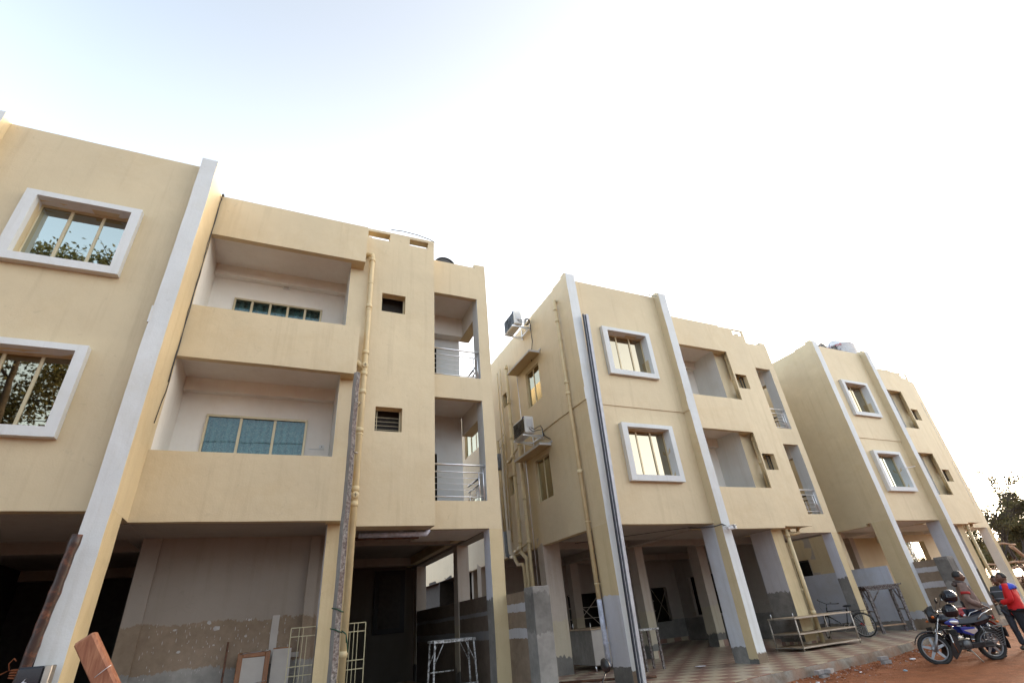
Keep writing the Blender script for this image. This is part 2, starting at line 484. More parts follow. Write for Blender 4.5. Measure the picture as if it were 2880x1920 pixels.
    def blob(s, c, rx, ry, rz, m=0, n=12, M=None, fn=None):
        b = len(s.v); c = Vector(c); h = n // 2 + 1
        for i in range(h + 1):
            th = math.pi * i / h
            for k in range(n):
                a = 2 * math.pi * k / n
                p = Vector((math.sin(th) * math.cos(a), math.sin(th) * math.sin(a), math.cos(th)))
                q = Vector((p.x * rx, p.y * ry, p.z * rz))
                if fn: q = fn(p, q)
                if M is not None: q = M @ q
                s.v.append(tuple(c + q))
        for i in range(h):
            for k in range(n):
                a0 = b + i * n + k; a1 = b + i * n + (k + 1) % n
                s.f.append([a0, a0 + n, a1 + n, a1]); s.mi.append(m); s.smooth.append(True)
        return s
    def prism(s, poly, y0, y1, m=0, M=None):
        """polygon in x,z extruded along y"""
        n = len(poly); vs = [(p[0], y0, p[1]) for p in poly] + [(p[0], y1, p[1]) for p in poly]
        if M is not None: vs = [M @ Vector(v) for v in vs]
        fs = [tuple(range(n)), tuple(reversed(range(n, 2 * n)))] + [((i + 1) % n, i, i + n, (i + 1) % n + n) for i in range(n)]
        return s.add(vs, fs, m)
    def build(s, name, parent=None, bevel=0, wob=0, sub=0, loc=None):
        me = bpy.data.meshes.new(name); me.from_pydata(s.v, [], s.f)
        for x in s.mats: me.materials.append(MATS[x])
        me.polygons.foreach_set('material_index', s.mi)
        me.polygons.foreach_set('use_smooth', s.smooth)
        if sub or wob:
            bm = bmesh.new(); bm.from_mesh(me)
            for _ in range(5):
                es = [e for e in bm.edges if e.calc_length() > (sub or .6)]
                if not es: break
                bmesh.ops.subdivide_edges(bm, edges=es, cuts=1, use_grid_fill=True)
            if wob:
                for v in bm.verts:
                    n = noise.noise_vector(v.co * 2.6) * wob + noise.noise_vector(v.co * .8) * wob * 1.2
                    v.co += n
            bm.to_mesh(me); bm.free()
        me.update()
        o = bpy.data.objects.new(name, me); link(o, parent)
        if loc is not None: o.location = loc
        if bevel:
            md = o.modifiers.new('bevel', 'BEVEL'); md.width = bevel; md.segments = 1; md.limit_method = 'ANGLE'; md.angle_limit = R(50)
        return o

def wall(axis, p0, p1, a0, a1, z0, z1, holes, mats, mf=0, mb=0, mj=0, name='wall', parent=None, mtop=None):
    """wall slab perpendicular to axis ('x' or 'y'); outer face at p0, inner at p1; holes (a0,a1,z0,z1) cut through with real reveals"""
    A = sorted({a0, a1, *[h[0] for h in holes], *[h[1] for h in holes]}); Zs = sorted({z0, z1, *[h[2] for h in holes], *[h[3] for h in holes]})
    A = [a for a in A if a0 <= a <= a1]; Zs = [z for z in Zs if z0 <= z <= z1]
    mbx = MB(*mats)
    def P(a, z, p): return (p, a, z) if axis == 'x' else (a, p, z)
    def ishole(a, z): return any(h[0] < a < h[1] and h[2] < z < h[3] for h in holes)
    nA, nZ = len(A) - 1, len(Zs) - 1
    solid = [[not ishole((A[i] + A[i + 1]) / 2, (Zs[j] + Zs[j + 1]) / 2) for j in range(nZ)] for i in range(nA)]
    # shared vertices so that subdividing stays watertight
    idx = {}
    def V(i, j, k):
        key = (i, j, k)
        if key not in idx: idx[key] = len(mbx.v); mbx.v.append(P(A[i], Zs[j], p0 if k == 0 else p1))
        return idx[key]
    def F(f, m_): mbx.f.append(f); mbx.mi.append(m_); mbx.smooth.append(False)
    flip = (axis == 'x') != (p1 < p0)
    for i in range(nA):
        for j in range(nZ):
            if not solid[i][j]: continue
            f = [V(i, j, 0), V(i + 1, j, 0), V(i + 1, j + 1, 0), V(i, j + 1, 0)]
            b = [V(i, j, 1), V(i + 1, j, 1), V(i + 1, j + 1, 1), V(i, j + 1, 1)]
            F(f, mf); F(b[::-1], mb)
            for (di, dj, q) in ((-1, 0, (0, 3)), (1, 0, (2, 1)), (0, -1, (1, 0)), (0, 1, (3, 2))):
                ii, jj = i + di, j + dj
                if 0 <= ii < nA and 0 <= jj < nZ and solid[ii][jj]: continue
                inside = 0 <= ii < nA and 0 <= jj < nZ
                F([f[q[0]], f[q[1]], b[q[1]], b[q[0]]], mj if inside else (mf if mtop is None else mtop))
    bm_ = None
    o = mbx.build(name, parent, wob=.006, sub=.7)
    bm = bmesh.new(); bm.from_mesh(o.data); bmesh.ops.recalc_face_normals(bm, faces=bm.faces); bm.to_mesh(o.data); bm.free()
    return o

def window(parent, axis, a0, a1, z0, z1, p, div, glass, out=-1, fw=.045, curtain=None, room=True, depth=.06, mat='frame_tan', half=None):
    """sliding window in a wall opening: frame > pane; p = plane of the glass, out = outward sign along axis"""
    f = MB(mat)
    def B(x0, x1, q0, q1, y0=None, y1=None):
        lo, hi = (p - depth / 2, p + depth / 2) if y0 is None else (y0, y1)
        if axis == 'y': f.box(x0, x1, lo, hi, q0, q1)
        else: f.box(lo, hi, x0, x1, q0, q1)
    B(a0, a1, z1 - fw, z1); B(a0, a1, z0, z0 + fw); B(a0, a0 + fw, z0 + fw, z1 - fw); B(a1 - fw, a1, z0 + fw, z1 - fw)
    w = (a1 - a0) / div
    for i in range(1, div):
        x = a0 + w * i
        B(x - fw * .55, x + fw * .55, z0 + fw, z1 - fw, p - depth * .35 + .004, p + depth * .35)
    fo = f.build('window', parent, bevel=.004)
    for i in range(div):
        x0 = a0 + w * i + (fw if i == 0 else fw * .55); x1 = a0 + w * (i + 1) - (fw if i == div - 1 else fw * .55)
        g = MB(glass if not isinstance(glass, (list, tuple)) else glass[i])
        off = .012 * (i % 2)
        if axis == 'y': g.box(x0, x1, p + off, p + off + .006, z0 + fw, z1 - fw)
        else: g.box(p + off, p + off + .006, x0, x1, z0 + fw, z1 - fw)
        g.build('pane', fo)
    if curtain:
        c = MB(curtain); n = 60; pts = []
        for i in range(n + 1):
            a = a0 + (a1 - a0) * i / n
            d = p - out * (.16 + .035 * math.sin(i * 1.05) + .02 * math.sin(i * .37))
            pts.append((a, d))
        vs = []
        for a, d in pts:
            for z in (z0, z1): vs.append((a, d, z) if axis == 'y' else (d, a, z))
        c.add(vs, [(2 * i, 2 * i + 2, 2 * i + 3, 2 * i + 1) for i in range(n)], 0, True)
        c.build('curtain', fo)
    return fo

def pipe(parent, pts, r=.055, mat='pipe_paint', collars=(), clamps=(), name='drainpipe', wallp=None):
    b = MB(mat, 'steel_dull'); b.tube(pts, r, 12, 0)
    for z in collars:
        for i in range(len(pts) - 1):
            a, c = Vector(pts[i]), Vector(pts[i + 1])
            if min(a.z, c.z) <= z <= max(a.z, c.z) and abs(a.z - c.z) > .3:
                t = (z - a.z) / (c.z - a.z); q = a.lerp(c, t); d = (c - a).normalized()
                b.tube([q - d * .05, q + d * .05], r * 1.18, 12, 0)
    for z in clamps:
        for i in range(len(pts) - 1):
            a, c = Vector(pts[i]), Vector(pts[i + 1])
            if min(a.z, c.z) <= z <= max(a.z, c.z) and abs(a.z - c.z) > .3:
                t = (z - a.z) / (c.z - a.z); q = a.lerp(c, t)
                b.tube([q - Vector((0, 0, .015)), q + Vector((0, 0, .015))], r * 1.12, 12, 0)
                if wallp:
                    b.bar(q, Vector(q) + Vector(wallp), .02, .02, 0)
    return b.build(name, parent)

# ------------------------------------------------------------------ ground
GZ = -0.32                      # red soil
PZ = -0.075                     # top of the tiled plinth
O2 = (13.413, 1.175, -.073); A2 = .009
O3 = (26.478, 2.472, .179); A3 = .015
def b2(x, y, z=0.0):
    return Vector((O2[0] + x * math.cos(A2) - y * math.sin(A2), O2[1] + x * math.sin(A2) + y * math.cos(A2), O2[2] + z))
KERB = [(-30, -1.9), (-6, -1.75), (4, -1.6), (9, -1.25), (12.2, -.85), (14.38, -.48), (15.7, -.22), (17.5, -.03), (20, .40), (22, .80), (23.7, 1.35), (26, 1.95), (30, 2.6), (36, 3.2), (41, 3.6)]

def soil():
    def axis(lo, hi, near0, near1, fine, coarse):
        a = [lo]; x = lo
        while x < hi:
            if near0 <= x < near1: x += fine
            else:
                d = min(abs(x - near0), abs(x - near1)); x += max(coarse * .2, d * .16 + fine)
                if x > near0 and a[-1] < near0: x = near0
            a.append(min(x, hi))
        return a
    xs = axis(-400, 900, 12, 27, .14, 3); ys = axis(-300, 900, -6, 2.2, .14, 3)
    vs = []; fs = []
    for y in ys:
        for x in xs:
            z = GZ
            if -5 < x < 60 and -12 < y < 9:
                z += (noise.noise((x * .5, y * .5, 0)) * .03 + noise.noise((x * 2.3, y * 2.3, 3)) * .014 + noise.noise((x * 6, y * 6, 7)) * .008)
                d = min(abs(y - ky) for ky in [kerb_y(x)])
                z += .045 * math.exp(-(d / .45) ** 2)
            vs.append((x, y, z))
    n = len(xs)
    for j in range(len(ys) - 1):
        for i in range(n - 1): fs.append((j * n + i, j * n + i + 1, (j + 1) * n + i + 1, (j + 1) * n + i))
    b = MB('red_soil'); b.add(vs, fs, 0, True)
    tag(b.build('ground'), 'bare red soil ground in front of the buildings', kind='structure')
def kerb_y(x):
    for (x0, y0), (x1, y1) in zip(KERB, KERB[1:]):
        if x0 <= x <= x1: return y0 + (y1 - y0) * (x - x0) / (x1 - x0)
    return KERB[0][1] if x < KERB[0][0] else KERB[-1][1]
soil()

def plinth():
    b = MB('kerb_cement')
    xs = []; x = -30.0
    while x < 41.01:
        xs.append(x); x += .22 if 12 < x < 27 else 1.0
    top = []
    for x in xs:
        j = noise.noise((x * 3, 0, 0)) * .012
        y = kerb_y(x)
        top.append([(x, y + .012 + j, PZ - .016), (x, y - .008 + j, PZ - .03), (x, y - .02 + noise.noise((x * 4, 5, 0)) * .02, (PZ + GZ) / 2), (x, y - .045 + noise.noise((x * 4, 9, 0)) * .03, GZ - .15)])
    vs = [p for t in top for p in t]; fs = []
    for i in range(len(xs) - 1):
        for k in range(3): a = i * 4 + k; fs.append((a, a + 1, a + 5, a + 4))
    b.add(vs, fs, 0, True)
    vs = []
    for t in top: vs += [t[0], (t[0][0], 16.0, PZ - .016)]
    b.add(vs, [(2 * i, 2 * i + 2, 2 * i + 3, 2 * i + 1) for i in range(len(xs) - 1)], 0)
    # ragged mortar lip along the edge
    o = b.build('pavement')
    tag(o, 'raised cement plinth with a chequered tile floor', kind='structure')
    # floor tiles: real slabs laid in a chequer, cut along the kerb
    S = .405; G = .002
    ca, sa = math.cos(A2), math.sin(A2)
    cells = []
    for i in range(-12, 31):
        for j in range(-6, 27):
            cx, cy = 3.0 + i * S, -.04 + j * S
            w = b2(cx, cy)
            if w.y + S < kerb_y(w.x) or w.x > 26.8: continue
            v = w - CAMP; dep = v.dot(CAMF)
            if dep < 1: continue
            px = 1440 + FPX * v.dot(CAMR) / dep; py = 960 - FPX * v.dot(CAMU) / dep
            inview = -80 < px < 2960 and py < 2050 and px > 1560
            cells.append((not inview, dep, i, j, cx, cy))
    cells.sort()
    meshes = {}
    stuff = MB('tile_cream', 'tile_brown'); cnt = 0
    for hid, dep, i, j, cx, cy in cells:
        dark = (i + j) % 2
        poly = [(cx - S / 2 + G, cy - S / 2 + G), (cx + S / 2 - G, cy - S / 2 + G), (cx + S / 2 - G, cy + S / 2 - G), (cx - S / 2 + G, cy + S / 2 - G)]
        wp = [b2(*p) for p in poly]
        def inside(q): return q.y > kerb_y(q.x) + .006
        full = all(inside(q) for q in wp)
        if not full:
            out = []
            for a, c in zip(wp, wp[1:] + wp[:1]):
                ia, ic = inside(a), inside(c)
                if ia: out.append(a)
                if ia != ic:
                    lo, hi = (a, c)
                    for _ in range(14):
                        mid = (lo + hi) / 2
                        if inside(mid) == ia: lo = mid
                        else: hi = mid
                    out.append(lo)
            wp = out
            if len(wp) < 3: continue
        tz = random.uniform(-.0015, .0015)
        if cnt < 300 and not hid:
            if full:
                key = dark
                if key not in meshes:
                    t = MB('tile_brown' if dark else 'tile_cream')
                    h = S / 2 - G
                    t.box(-h, h, -h, h, -.014, 0)
                    ob = t.build('tile', o, bevel=0); meshes[key] = ob.data
                else:
                    ob = link(bpy.data.objects.new('tile', meshes[key]), o)
                w = b2(cx, cy); ob.location = (w.x, w.y, PZ + tz); ob.rotation_euler = (random.uniform(-.002, .002), random.uniform(-.002, .002), A2)
            else:
                t = MB('tile_brown' if dark else 'tile_cream'); n = len(wp)
                vs = [(q.x, q.y, PZ + tz) for q in wp] + [(q.x, q.y, PZ - .014) for q in wp]
                t.add(vs, [tuple(range(n))] + [(k, k + n, (k + 1) % n + n, (k + 1) % n) for k in range(n)])
                t.build('tile', o)
            cnt += 1
        else:
            n = len(wp)
            vs = [(q.x, q.y, PZ + tz) for q in wp] + [(q.x, q.y, PZ - .014) for q in wp]
            stuff.add(vs, [tuple(range(n))] + [(k, k + n, (k + 1) % n + n, (k + 1) % n) for k in range(n)], dark)
    tag(stuff.build('floor_tiles', o), kind='stuff')
plinth()

# ------------------------------------------------------------------ the three apartment buildings
def building(idx, loc, rz, label):
    root = empty('apartment_building', loc, rz)
    tag(root, label, 'building', 'three storey cream apartment buildings on pillars')
    one = idx == 1
    T = 10.66; S0 = 3.20; D = 20.0 if idx == 2 else 12.0
    ys = 1.43 if one else 1.062; xs = 9.26 if one else 8.66
    base = -.3
    def part(b, name, **k): return b.build(name, root, **k)
    # fins: white fronts, yellow flanks
    for k, (x0, x1) in enumerate(((0, .31), (3.634, 3.936))):
        b = MB('paint_yellow', 'paint_white')
        b.box(x0, x1, 0, 1.2 if k else .9, S0, T + .02, 0, front=1)
        part(b, 'fin', wob=.007, sub=.4)
        sidem = 'fin_left_side' if (not one and k == 0 and idx == 2) else ('fin_side_low' if idx < 3 else 'fin_side_mud')
        b = MB(sidem, 'fin_front_low', 'pier_white')
        if k == 0: b.box(x0, x1, 0, .7, base, S0, 0, front=1, right=2)
        elif one: b.box(x0, x1, 0, .69, base, S0, 0, front=1)
        else:
            b.box(x0, x1, 0, .29, base, S0, 0, front=1)
            b.box(x0 + .004, x1 - .004, .29, .78, base, S0, 2)
        part(b, 'pillar', wob=.006, sub=.35)
        b = MB('paint_white', 'paint_yellow')
        if idx < 3: b.box(x0 - .025, x0 + .01, -.004, .30, 6.41, 6.76, 1, front=0)
        if idx < 3: part(b, 'plaster_step', wob=.004, sub=.3)
        b = MB('paint_yellow', 'paint_white')
        b.box(x0 + .01, x1 - .02, .10, .34, T + .018, T + .11, 0)
        if not (one and k == 0): part(b, 'fin_cap', wob=.012, sub=.12)
    # window wall between the fins
    wins = ((1.285, 2.745, 7.56, 8.90), (1.285, 2.745, 4.44, 5.77))
    wall('y', .269, .47, .31, 3.634, S0 + .01, T, [h for h in wins], ['paint_yellow', 'dark_room'], 0, 1, 0, 'wall', root)
    if not one:
        b = MB('paint_yellow'); 
        b.box(.31, 1.08, .243, .275, 6.415, T - .004); b.box(2.93, 3.634, .243, .275, 6.415, T - .004)
        b.box(1.08, 2.93, .243, .275, 6.415, 7.39); b.box(1.08, 2.93, .243, .275, 9.02, T - .004)
        part(b, 'plaster_coat')
    for (a0, a1, z0, z1) in wins:
        s = MB('paint_white')
        o0, o1, q0, q1 = 1.106, 2.901, z0 - .16, z1 + .115
        s.box(o0, o1, .129, .40, z1, q1); s.box(o0, o1, .129, .40, q0, z0)
        s.box(o0, a0, .129, .40, z0, z1); s.box(a1, o1, .129, .40, z0, z1)
        part(s, 'window_surround', wob=.004, sub=.35)
        g = ('glass_pale' if z0 > 6 else 'glass_dark') if one else ('glass_bronze' if (idx == 2 or z0 > 6) else 'glass_pale')
        window(root, 'y', a0 - .02, a1 + .02, z0 + .0, z1 + .01, .43, 3 if idx < 3 else 2, g)
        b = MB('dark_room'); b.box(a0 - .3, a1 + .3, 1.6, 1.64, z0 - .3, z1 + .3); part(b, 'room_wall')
    # balcony bay
    bands = ((3.192, 4.429), (6.328, 7.538), (9.49, T))
    for k, (z0, z1) in enumerate(bands):
        b = MB('paint_yellow', 'paint_inner')
        b.box(3.936, 7.365, 1.056, 1.206, z0, z1, 0, back=1)
        b.box(7.055, 7.365, 1.206, 1.402, z0, z1 if k < 2 else T - .02, 0)
        part(b, 'parapet', wob=.006, sub=.45)
        if k: 
            b = MB('paint_inner'); zc = z0 + .18
            b.box(3.93, 7.1, 1.206, 2.62, zc, zc + .14); part(b, 'ceiling_slab')
            b = MB('paint_inner'); b.box(3.936, 7.06, 2.42, 2.6, zc - .30, zc); part(b, 'beam')
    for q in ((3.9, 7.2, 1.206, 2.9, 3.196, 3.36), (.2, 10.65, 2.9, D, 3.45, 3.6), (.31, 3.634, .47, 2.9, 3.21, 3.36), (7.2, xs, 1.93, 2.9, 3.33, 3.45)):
        b = MB('paint_inner_shade' if idx < 3 else 'paint_inner'); b.box(*q); part(b, 'ground_ceiling')
    b = MB('paint_inner'); b.box(3.73, 3.93, 1.206, 2.7, 3.3, T - .03); part(b, 'wall', wob=.004, sub=.6)
    wz = ((7.44, 8.83), (4.34, 5.735))
    wall('y', 2.6, 2.75, 3.93, 7.06, 3.36, T - .02, [(4.47, 6.53, z0, z1) for z0, z1 in wz], ['paint_inner', 'dark_room'], 0, 1, 0, 'wall', root)
    for k, (z0, z1) in enumerate(wz):
        window(root, 'y', 4.47, 6.53, z0, z1, 2.585, 5 if (one and k == 0) else 3, ('glass_clear' if one else 'glass_dark'), fw=.05, curtain='curtain_teal' if one else None)
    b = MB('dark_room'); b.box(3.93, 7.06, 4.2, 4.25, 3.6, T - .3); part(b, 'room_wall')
    for z in (9.36, 6.28):
        b = MB('white_metal', 'steel_dull'); b.box(5.50, 5.67, 2.55, 2.6, z - .04, z + .06); b.box(5.53, 5.64, 2.54, 2.55, z - .02, z + .04, 1); part(b, 'wall_lamp')
    if one:
        b = MB('white_metal', 'dark_room'); b.box(6.84, 6.95, 2.585, 2.6, 5.08, 5.17); b.box(6.62, 6.95, 2.58, 2.6, 5.055, 5.068); b.box(6.885, 6.905, 2.58, 2.585, 5.115, 5.135, 1)
        part(b, 'socket_plate')
    # nook wall between balcony and shaft
    b = MB('paint_yellow', 'paint_white')
    b.box(7.06, 7.52 if one else 8.05, 1.402, 2.75, 3.2, T, 0, left=1)
    part(b, 'wall', wob=.006, sub=.5)
    b = MB('fin_side_low', 'column_side')
    b.box(7.10, 7.62 if one else 7.58, 1.402, 1.72 if one else 2.25, base, 3.2, 0, left=1, back=1, right=1)
    part(b, 'pillar', wob=.005, sub=.4)
    # shaft with small vent windows and slots at the top
    if one: sw = [(7.886, 8.49, 8.338, 8.894), (7.886, 8.49, 5.168, 5.747), (7.42, 8.01, 10.65, 10.89), (8.56, 9.09, 10.66, 10.88)]; st = 10.97
    else: sw = [(7.43, 8.01, 8.02, 8.58), (7.43, 8.01, 5.04, 5.59), (8.06, 8.55, 10.35, 10.56)]; st = 10.62
    x0 = 7.367
    wall('y', ys, ys + (.22 if one else .05), x0, xs, 3.158 if one else 3.245, st, sw, ['paint_yellow', 'dark_opening'], 0, 1, 0, 'wall', root)
    b = MB('dark_opening', 'steel_dull', 'dark_room')
    for h in sw[:2]:
        b = MB('dark_room'); b.box(h[0] + (0 if one else .30), h[1] + .3, ys + .42, ys + .46, h[2] - .1, h[3] + .35); part(b, 'vent_back')
        if not one:
            b = MB('paint_yellow'); b.box(h[1], h[1] + .04, ys + .05, ys + .4, h[2] - .04, h[3] + .04); b.box(h[0] + .42, h[1], ys + .05, ys + .4, h[3], h[3] + .04); b.box(h[0] + .42, h[1], ys + .05, ys + .4, h[2] - .04, h[2]); part(b, 'vent_reveal')
    for h in sw[:2]:
        g = MB('frame_tan' if one else 'frame_dark')
        if not one: h = (h[0] + .40, h[1], h[2], h[3])
        g.box(h[0], h[0] + .03, ys + .17, ys + .2, h[2], h[3]); g.box(h[1] - .03, h[1], ys + .17, ys + .2, h[2], h[3])
        g.box(h[0] + .03, h[1] - .03, ys + .17, ys + .2, h[2], h[2] + .03); g.box(h[0] + .03, h[1] - .03, ys + .17, ys + .2, h[3] - .03, h[3])
        if h[2] < 6:
            for q in range(1, 5): zq = h[2] + (h[3] - h[2]) * q / 6; g.box(h[0] + .03, h[1] - .03, ys + .18, ys + .19, zq - .003, zq + .003)
            g.box(h[0] + .06, h[0] + .07, ys + .168, ys + .178, h[2], h[3])
        part(g, 'vent_frame')
    b = MB('paint_yellow')
    b.box(x0, xs, ys + (.22 if one else .05), 1.93 if one else 1.6, 3.158 if one else 3.25, 3.3, 0)         # shaft floor
    b.box(xs - .12, xs, ys + .22, 1.93, 3.3, st - .001, 0)
    b.box(x0, xs - .12, ys + .9, ys + 1.0, 9.9, st + .02, 0)
    b.box(x0 if one else 8.1, (x0 if one else 8.1) + .1, ys + .22, ys + .9, 3.3, st)
    part(b, 'wall')
    if not one: pass
    # railing balconies at the right corner
    yr = 1.915; xp = 10.672; xc = 10.99
    b = MB('paint_yellow', 'paint_white')
    for z0, z1 in ((3.165, 3.78), (6.336, 6.974), (9.559, 10.72)):
        b = MB('paint_yellow', 'paint_white'); b.box(xs, xp, yr, yr + .15, z0, z1, 0, bottom=0, back=1); part(b, 'parapet', wob=.006, sub=.45)
    b = MB('paint_yellow', 'paint_white')
    b.box(xp, xc, yr, yr + .42, 3.15, 10.76, 0, left=1); b.box(xp - .02, xc - .0, yr + .02, yr + .3, 10.76, 10.87, 0)
    part(b, 'corner_column', wob=.006, sub=.45)
    b = MB('fin_side_low', 'corner_inner' if idx < 3 else 'paint_inner'); b.box(xp, xc, yr + .003, yr + .38, base, 3.15, 0, left=1, back=1, right=1); part(b, 'pillar', wob=.006, sub=.3)
    for z0, z1 in ((3.17, 3.34), (6.50, 6.64), (9.70, 9.84)):
        b = MB('paint_inner'); b.box(xs, xp, yr + .15, 3.62, z0, z1); part(b, 'ceiling_slab')
    for z0, z1 in ((5.95, 6.974), (9.06, 10.70), (3.17, 3.78)):
        b = MB('paint_yellow', 'paint_inner'); b.box(xp, xc - .005, yr + .42, 3.62, z0, z1, 0, left=1); part(b, 'beam', wob=.005, sub=.5)
    b = MB('paint_inner'); b.box(xs, xp, 3.3, 3.6, 9.06, 9.7); part(b, 'beam')
    dz = ((3.34, 5.40), (6.64, 8.70))
    wall('y', 3.6, 3.75, xs - .3, 10.655, 3.34, 10.3, [(xs - .2, 9.92 if one else 9.4, a, c) for a, c in dz], ['paint_white', 'dark_room', 'dark_opening'], 0, 1, 2, 'wall', root)
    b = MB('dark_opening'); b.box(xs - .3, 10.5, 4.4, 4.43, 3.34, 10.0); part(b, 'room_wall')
    for zf in (3.78, 6.93):
        rl = MB('steel', 'bike_black')
        y = yr + .085
        xa = xs + .02
        rl.tube([(xa, y - .02, zf + .86), (xp + .02, y - .02, zf + .86)], .027, 8)
        rl.tube([(xa, y, zf + .69), (xp - .06, y, zf + .69)], .016, 8); rl.tube([(xa, y, zf + .11), (xp - .02, y, zf + .11)], .016, 8)
        for q in (.55, .41, .27): rl.tube([(xa + .1, y, zf + q), (xp - .17, y, zf + q)], .008, 6)
        for x in (xa + .09, xp - .16): rl.tube([(x, y, zf + .11), (x, y, zf + .69)], .015, 8)
        rl.tube([(xp - .045, y, zf - .03), (xp - .045, y, zf + .86)], .02, 8)
        part(rl, 'railing')
        rl = MB('steel', 'bike_black'); x = xp + .13
        rl.tube([(x, yr + .42, zf + .76), (x, 3.62, zf + .76)], .027, 8, 1)
        rl.tube([(x, yr + .42, zf + .60), (x, 3.62, zf + .60)], .016, 8, 1); rl.tube([(x, yr + .42, zf + .11), (x, 3.62, zf + .11)], .016, 8)
        for q in (.46, .33): rl.tube([(x, yr + .5, zf + q), (x, 3.6, zf + q)], .008, 6)
        for yy in (yr + .5, yr + .62, 2.85, 2.97, 3.5): rl.tube([(x, yy, zf - .02), (x, yy, zf + .60)], .015, 8)
        part(rl, 'railing')
    # flanks, back, roof
    holes = [(5.05, 5.43, 8.30, 8.84), (5.05, 5.43, 5.08, 5.72)]
    if idx == 2: holes += [(2.42, 3.42, 7.48, 8.76), (2.42, 3.38, 4.39, 5.67), (8.0, 9.9, 7.7, 9.0), (8.0, 9.9, 4.6, 5.9)]
    if idx == 3: holes = []
    zb = S0 if not one else base
    if idx == 3:
        wall('x', 0, .2, .9, D, base, T - .03, [(.9, 2.14, -.2, 3.11), (3.75, 5.2, 1.3, 2.32)], ['paint_yellow', 'dark_room'], 0, 1, 0, 'wall', root)
        window(root, 'x', 3.75, 5.2, 1.3, 2.32, .05, 2, 'glass_pale', mat='frame_dark', fw=.07)
    else: wall('x', 0, .2, .9, D, zb, T - .03, holes, ['paint_yellow', 'dark_room'], 0, 1, 0, 'wall', root)
    if idx == 2:
        for (a0, a1, z0, z1) in holes[2:4]: window(root, 'x', a0, a1, z0, z1, .07, 2, 'glass_dark', fw=.04)
        for (a0, a1, z0, z1) in holes[4:]: window(root, 'x', a0, a1, z0, z1, .07, 3, 'glass_dark', fw=.06)
        for (a0, a1, z0, z1) in holes[:2]: window(root, 'x', a0, a1, z0, z1, .12, 1, 'glass_dark', fw=.03)
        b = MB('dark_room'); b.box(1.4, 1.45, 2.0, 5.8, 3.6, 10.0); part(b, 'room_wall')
        # string course on the flank
        b = MB('paint_yellow'); b.box(-.03, .01, .30, 2.6, 6.41, 6.78); part(b, 'string_course', wob=.004, sub=.4)
        for z in (9.0, 5.83):
            b = MB('awning_grey', 'paint_yellow'); b.box(-.40, .02, 2.20, 4.05, z, z + .07, 0, bottom=1)
            b.box(-.02, .015, 2.10, 4.1, z + .07, z + .12, 0)
            part(b, 'sunshade', wob=.008, sub=.3)
    b = MB('paint_yellow'); b.box(10.45, 10.65, 3.75, D, S0, T - .03); part(b, 'wall')
    if idx < 3:
        b = MB('paint_yellow'); b.box(.2, 10.45, D - .2, D, S0, T - .03); part(b, 'wall')
    b = MB('cement'); b.box(.2, 3.73, .5, 2.9, 9.9, 10.0); b.box(.2, 10.45, 2.9, D - .2, 9.9, 10.0); part(b, 'roof')
    b = MB('cement'); b.box(.2, 10.45, 4.45, D - .2, 6.5, 6.6); part(b, 'floor_slab')
    # ground floor: columns, beams, rear wall
    gm = 'paint_inner_shade' if idx < 3 else 'paint_inner'
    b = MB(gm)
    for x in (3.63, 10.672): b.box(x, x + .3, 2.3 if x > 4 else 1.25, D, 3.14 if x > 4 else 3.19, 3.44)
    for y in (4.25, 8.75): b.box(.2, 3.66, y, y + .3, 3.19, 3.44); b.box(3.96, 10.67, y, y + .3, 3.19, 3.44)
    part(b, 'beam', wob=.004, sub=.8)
    cols = [(3.9, 4.3, .32, .42), (7.45, 5.2, .4, .5), (10.675, 4.36, .32, .35), (10.675, 8.8, .32, .35), (3.9, 8.7, .35, .35)]
    if not one: cols += [(.0, 3.43, .55, .36), (.0, 8.6, .4, .4)]
    for (x, y, w, d) in cols:
        if one and x < 8: continue
        b = MB('column_mid'); b.box(x, x + w, y, y + d, base, 3.45); o = part(b, 'pillar', wob=.006, sub=.4)
        if not one and w < .5:
            for q in range(2):
                t = MB('tile_brown' if q else 'tile_cream'); t.box(x - .012 + q * (w / 2 + .012), x + w / 2 + q * (w / 2 + .012), y - .014, y + .001, 0.0, .2); t.build('skirting_tile', root)
    if one:
        wall('y', 2.7, 2.9, 3.91, 7.3, base, 3.3, [], ['back_wall_low', 'paint_inner_shade'], 0, 1, 0, 'wall', root)
        b = MB('back_wall_low'); b.box(3.905, 4.22, 2.66, 2.70, base, 3.19); part(b, 'pilaster', wob=.004, sub=.4)
        b = MB('back_wall_low'); b.box(6.9, 7.1, 2.62, 2.7, base, 3.19); part(b, 'pilaster', wob=.004, sub=.4)
        b = MB('board_pale'); b.box(6.36, 6.49, 2.688, 2.7, .95, 1.74); b.box(6.55, 7.04, 2.68, 2.7, 1.02, 1.10); b.box(6.93, 6.98, 2.685, 2.7, 1.1, 1.6); part(b, 'plaster_patch', wob=.012, sub=.1)
        rnd = random.Random(4)
        b = MB('splash')
        def fleck(x, z, w, h, n=9):
            ph = rnd.random() * 6
            pts = [(x + w * math.cos(2 * math.pi * k / n) * rnd.uniform(.7, 1.15), 2.692, z + h * math.sin(2 * math.pi * k / n) * rnd.uniform(.7, 1.15)) for k in range(n)]
            b.add(pts, [tuple(range(n))])
        for (x, z, w) in ((5.28, 1.70, .045), (5.42, 1.60, .06), (5.95, 1.70, .03), (4.88, 1.27, .035), (5.42, 1.33, .02), (5.93, 1.43, .03), (4.75, 1.62, .03)): fleck(x, z, w, w * .7)
        for k in range(150):
            x = rnd.uniform(4.3, 6.85); fleck(x, rnd.uniform(.9, 1.72), rnd.uniform(.003, .007), rnd.uniform(.008, .04), 5)
        tag(part(b, 'paint_splashes'), kind='stuff')
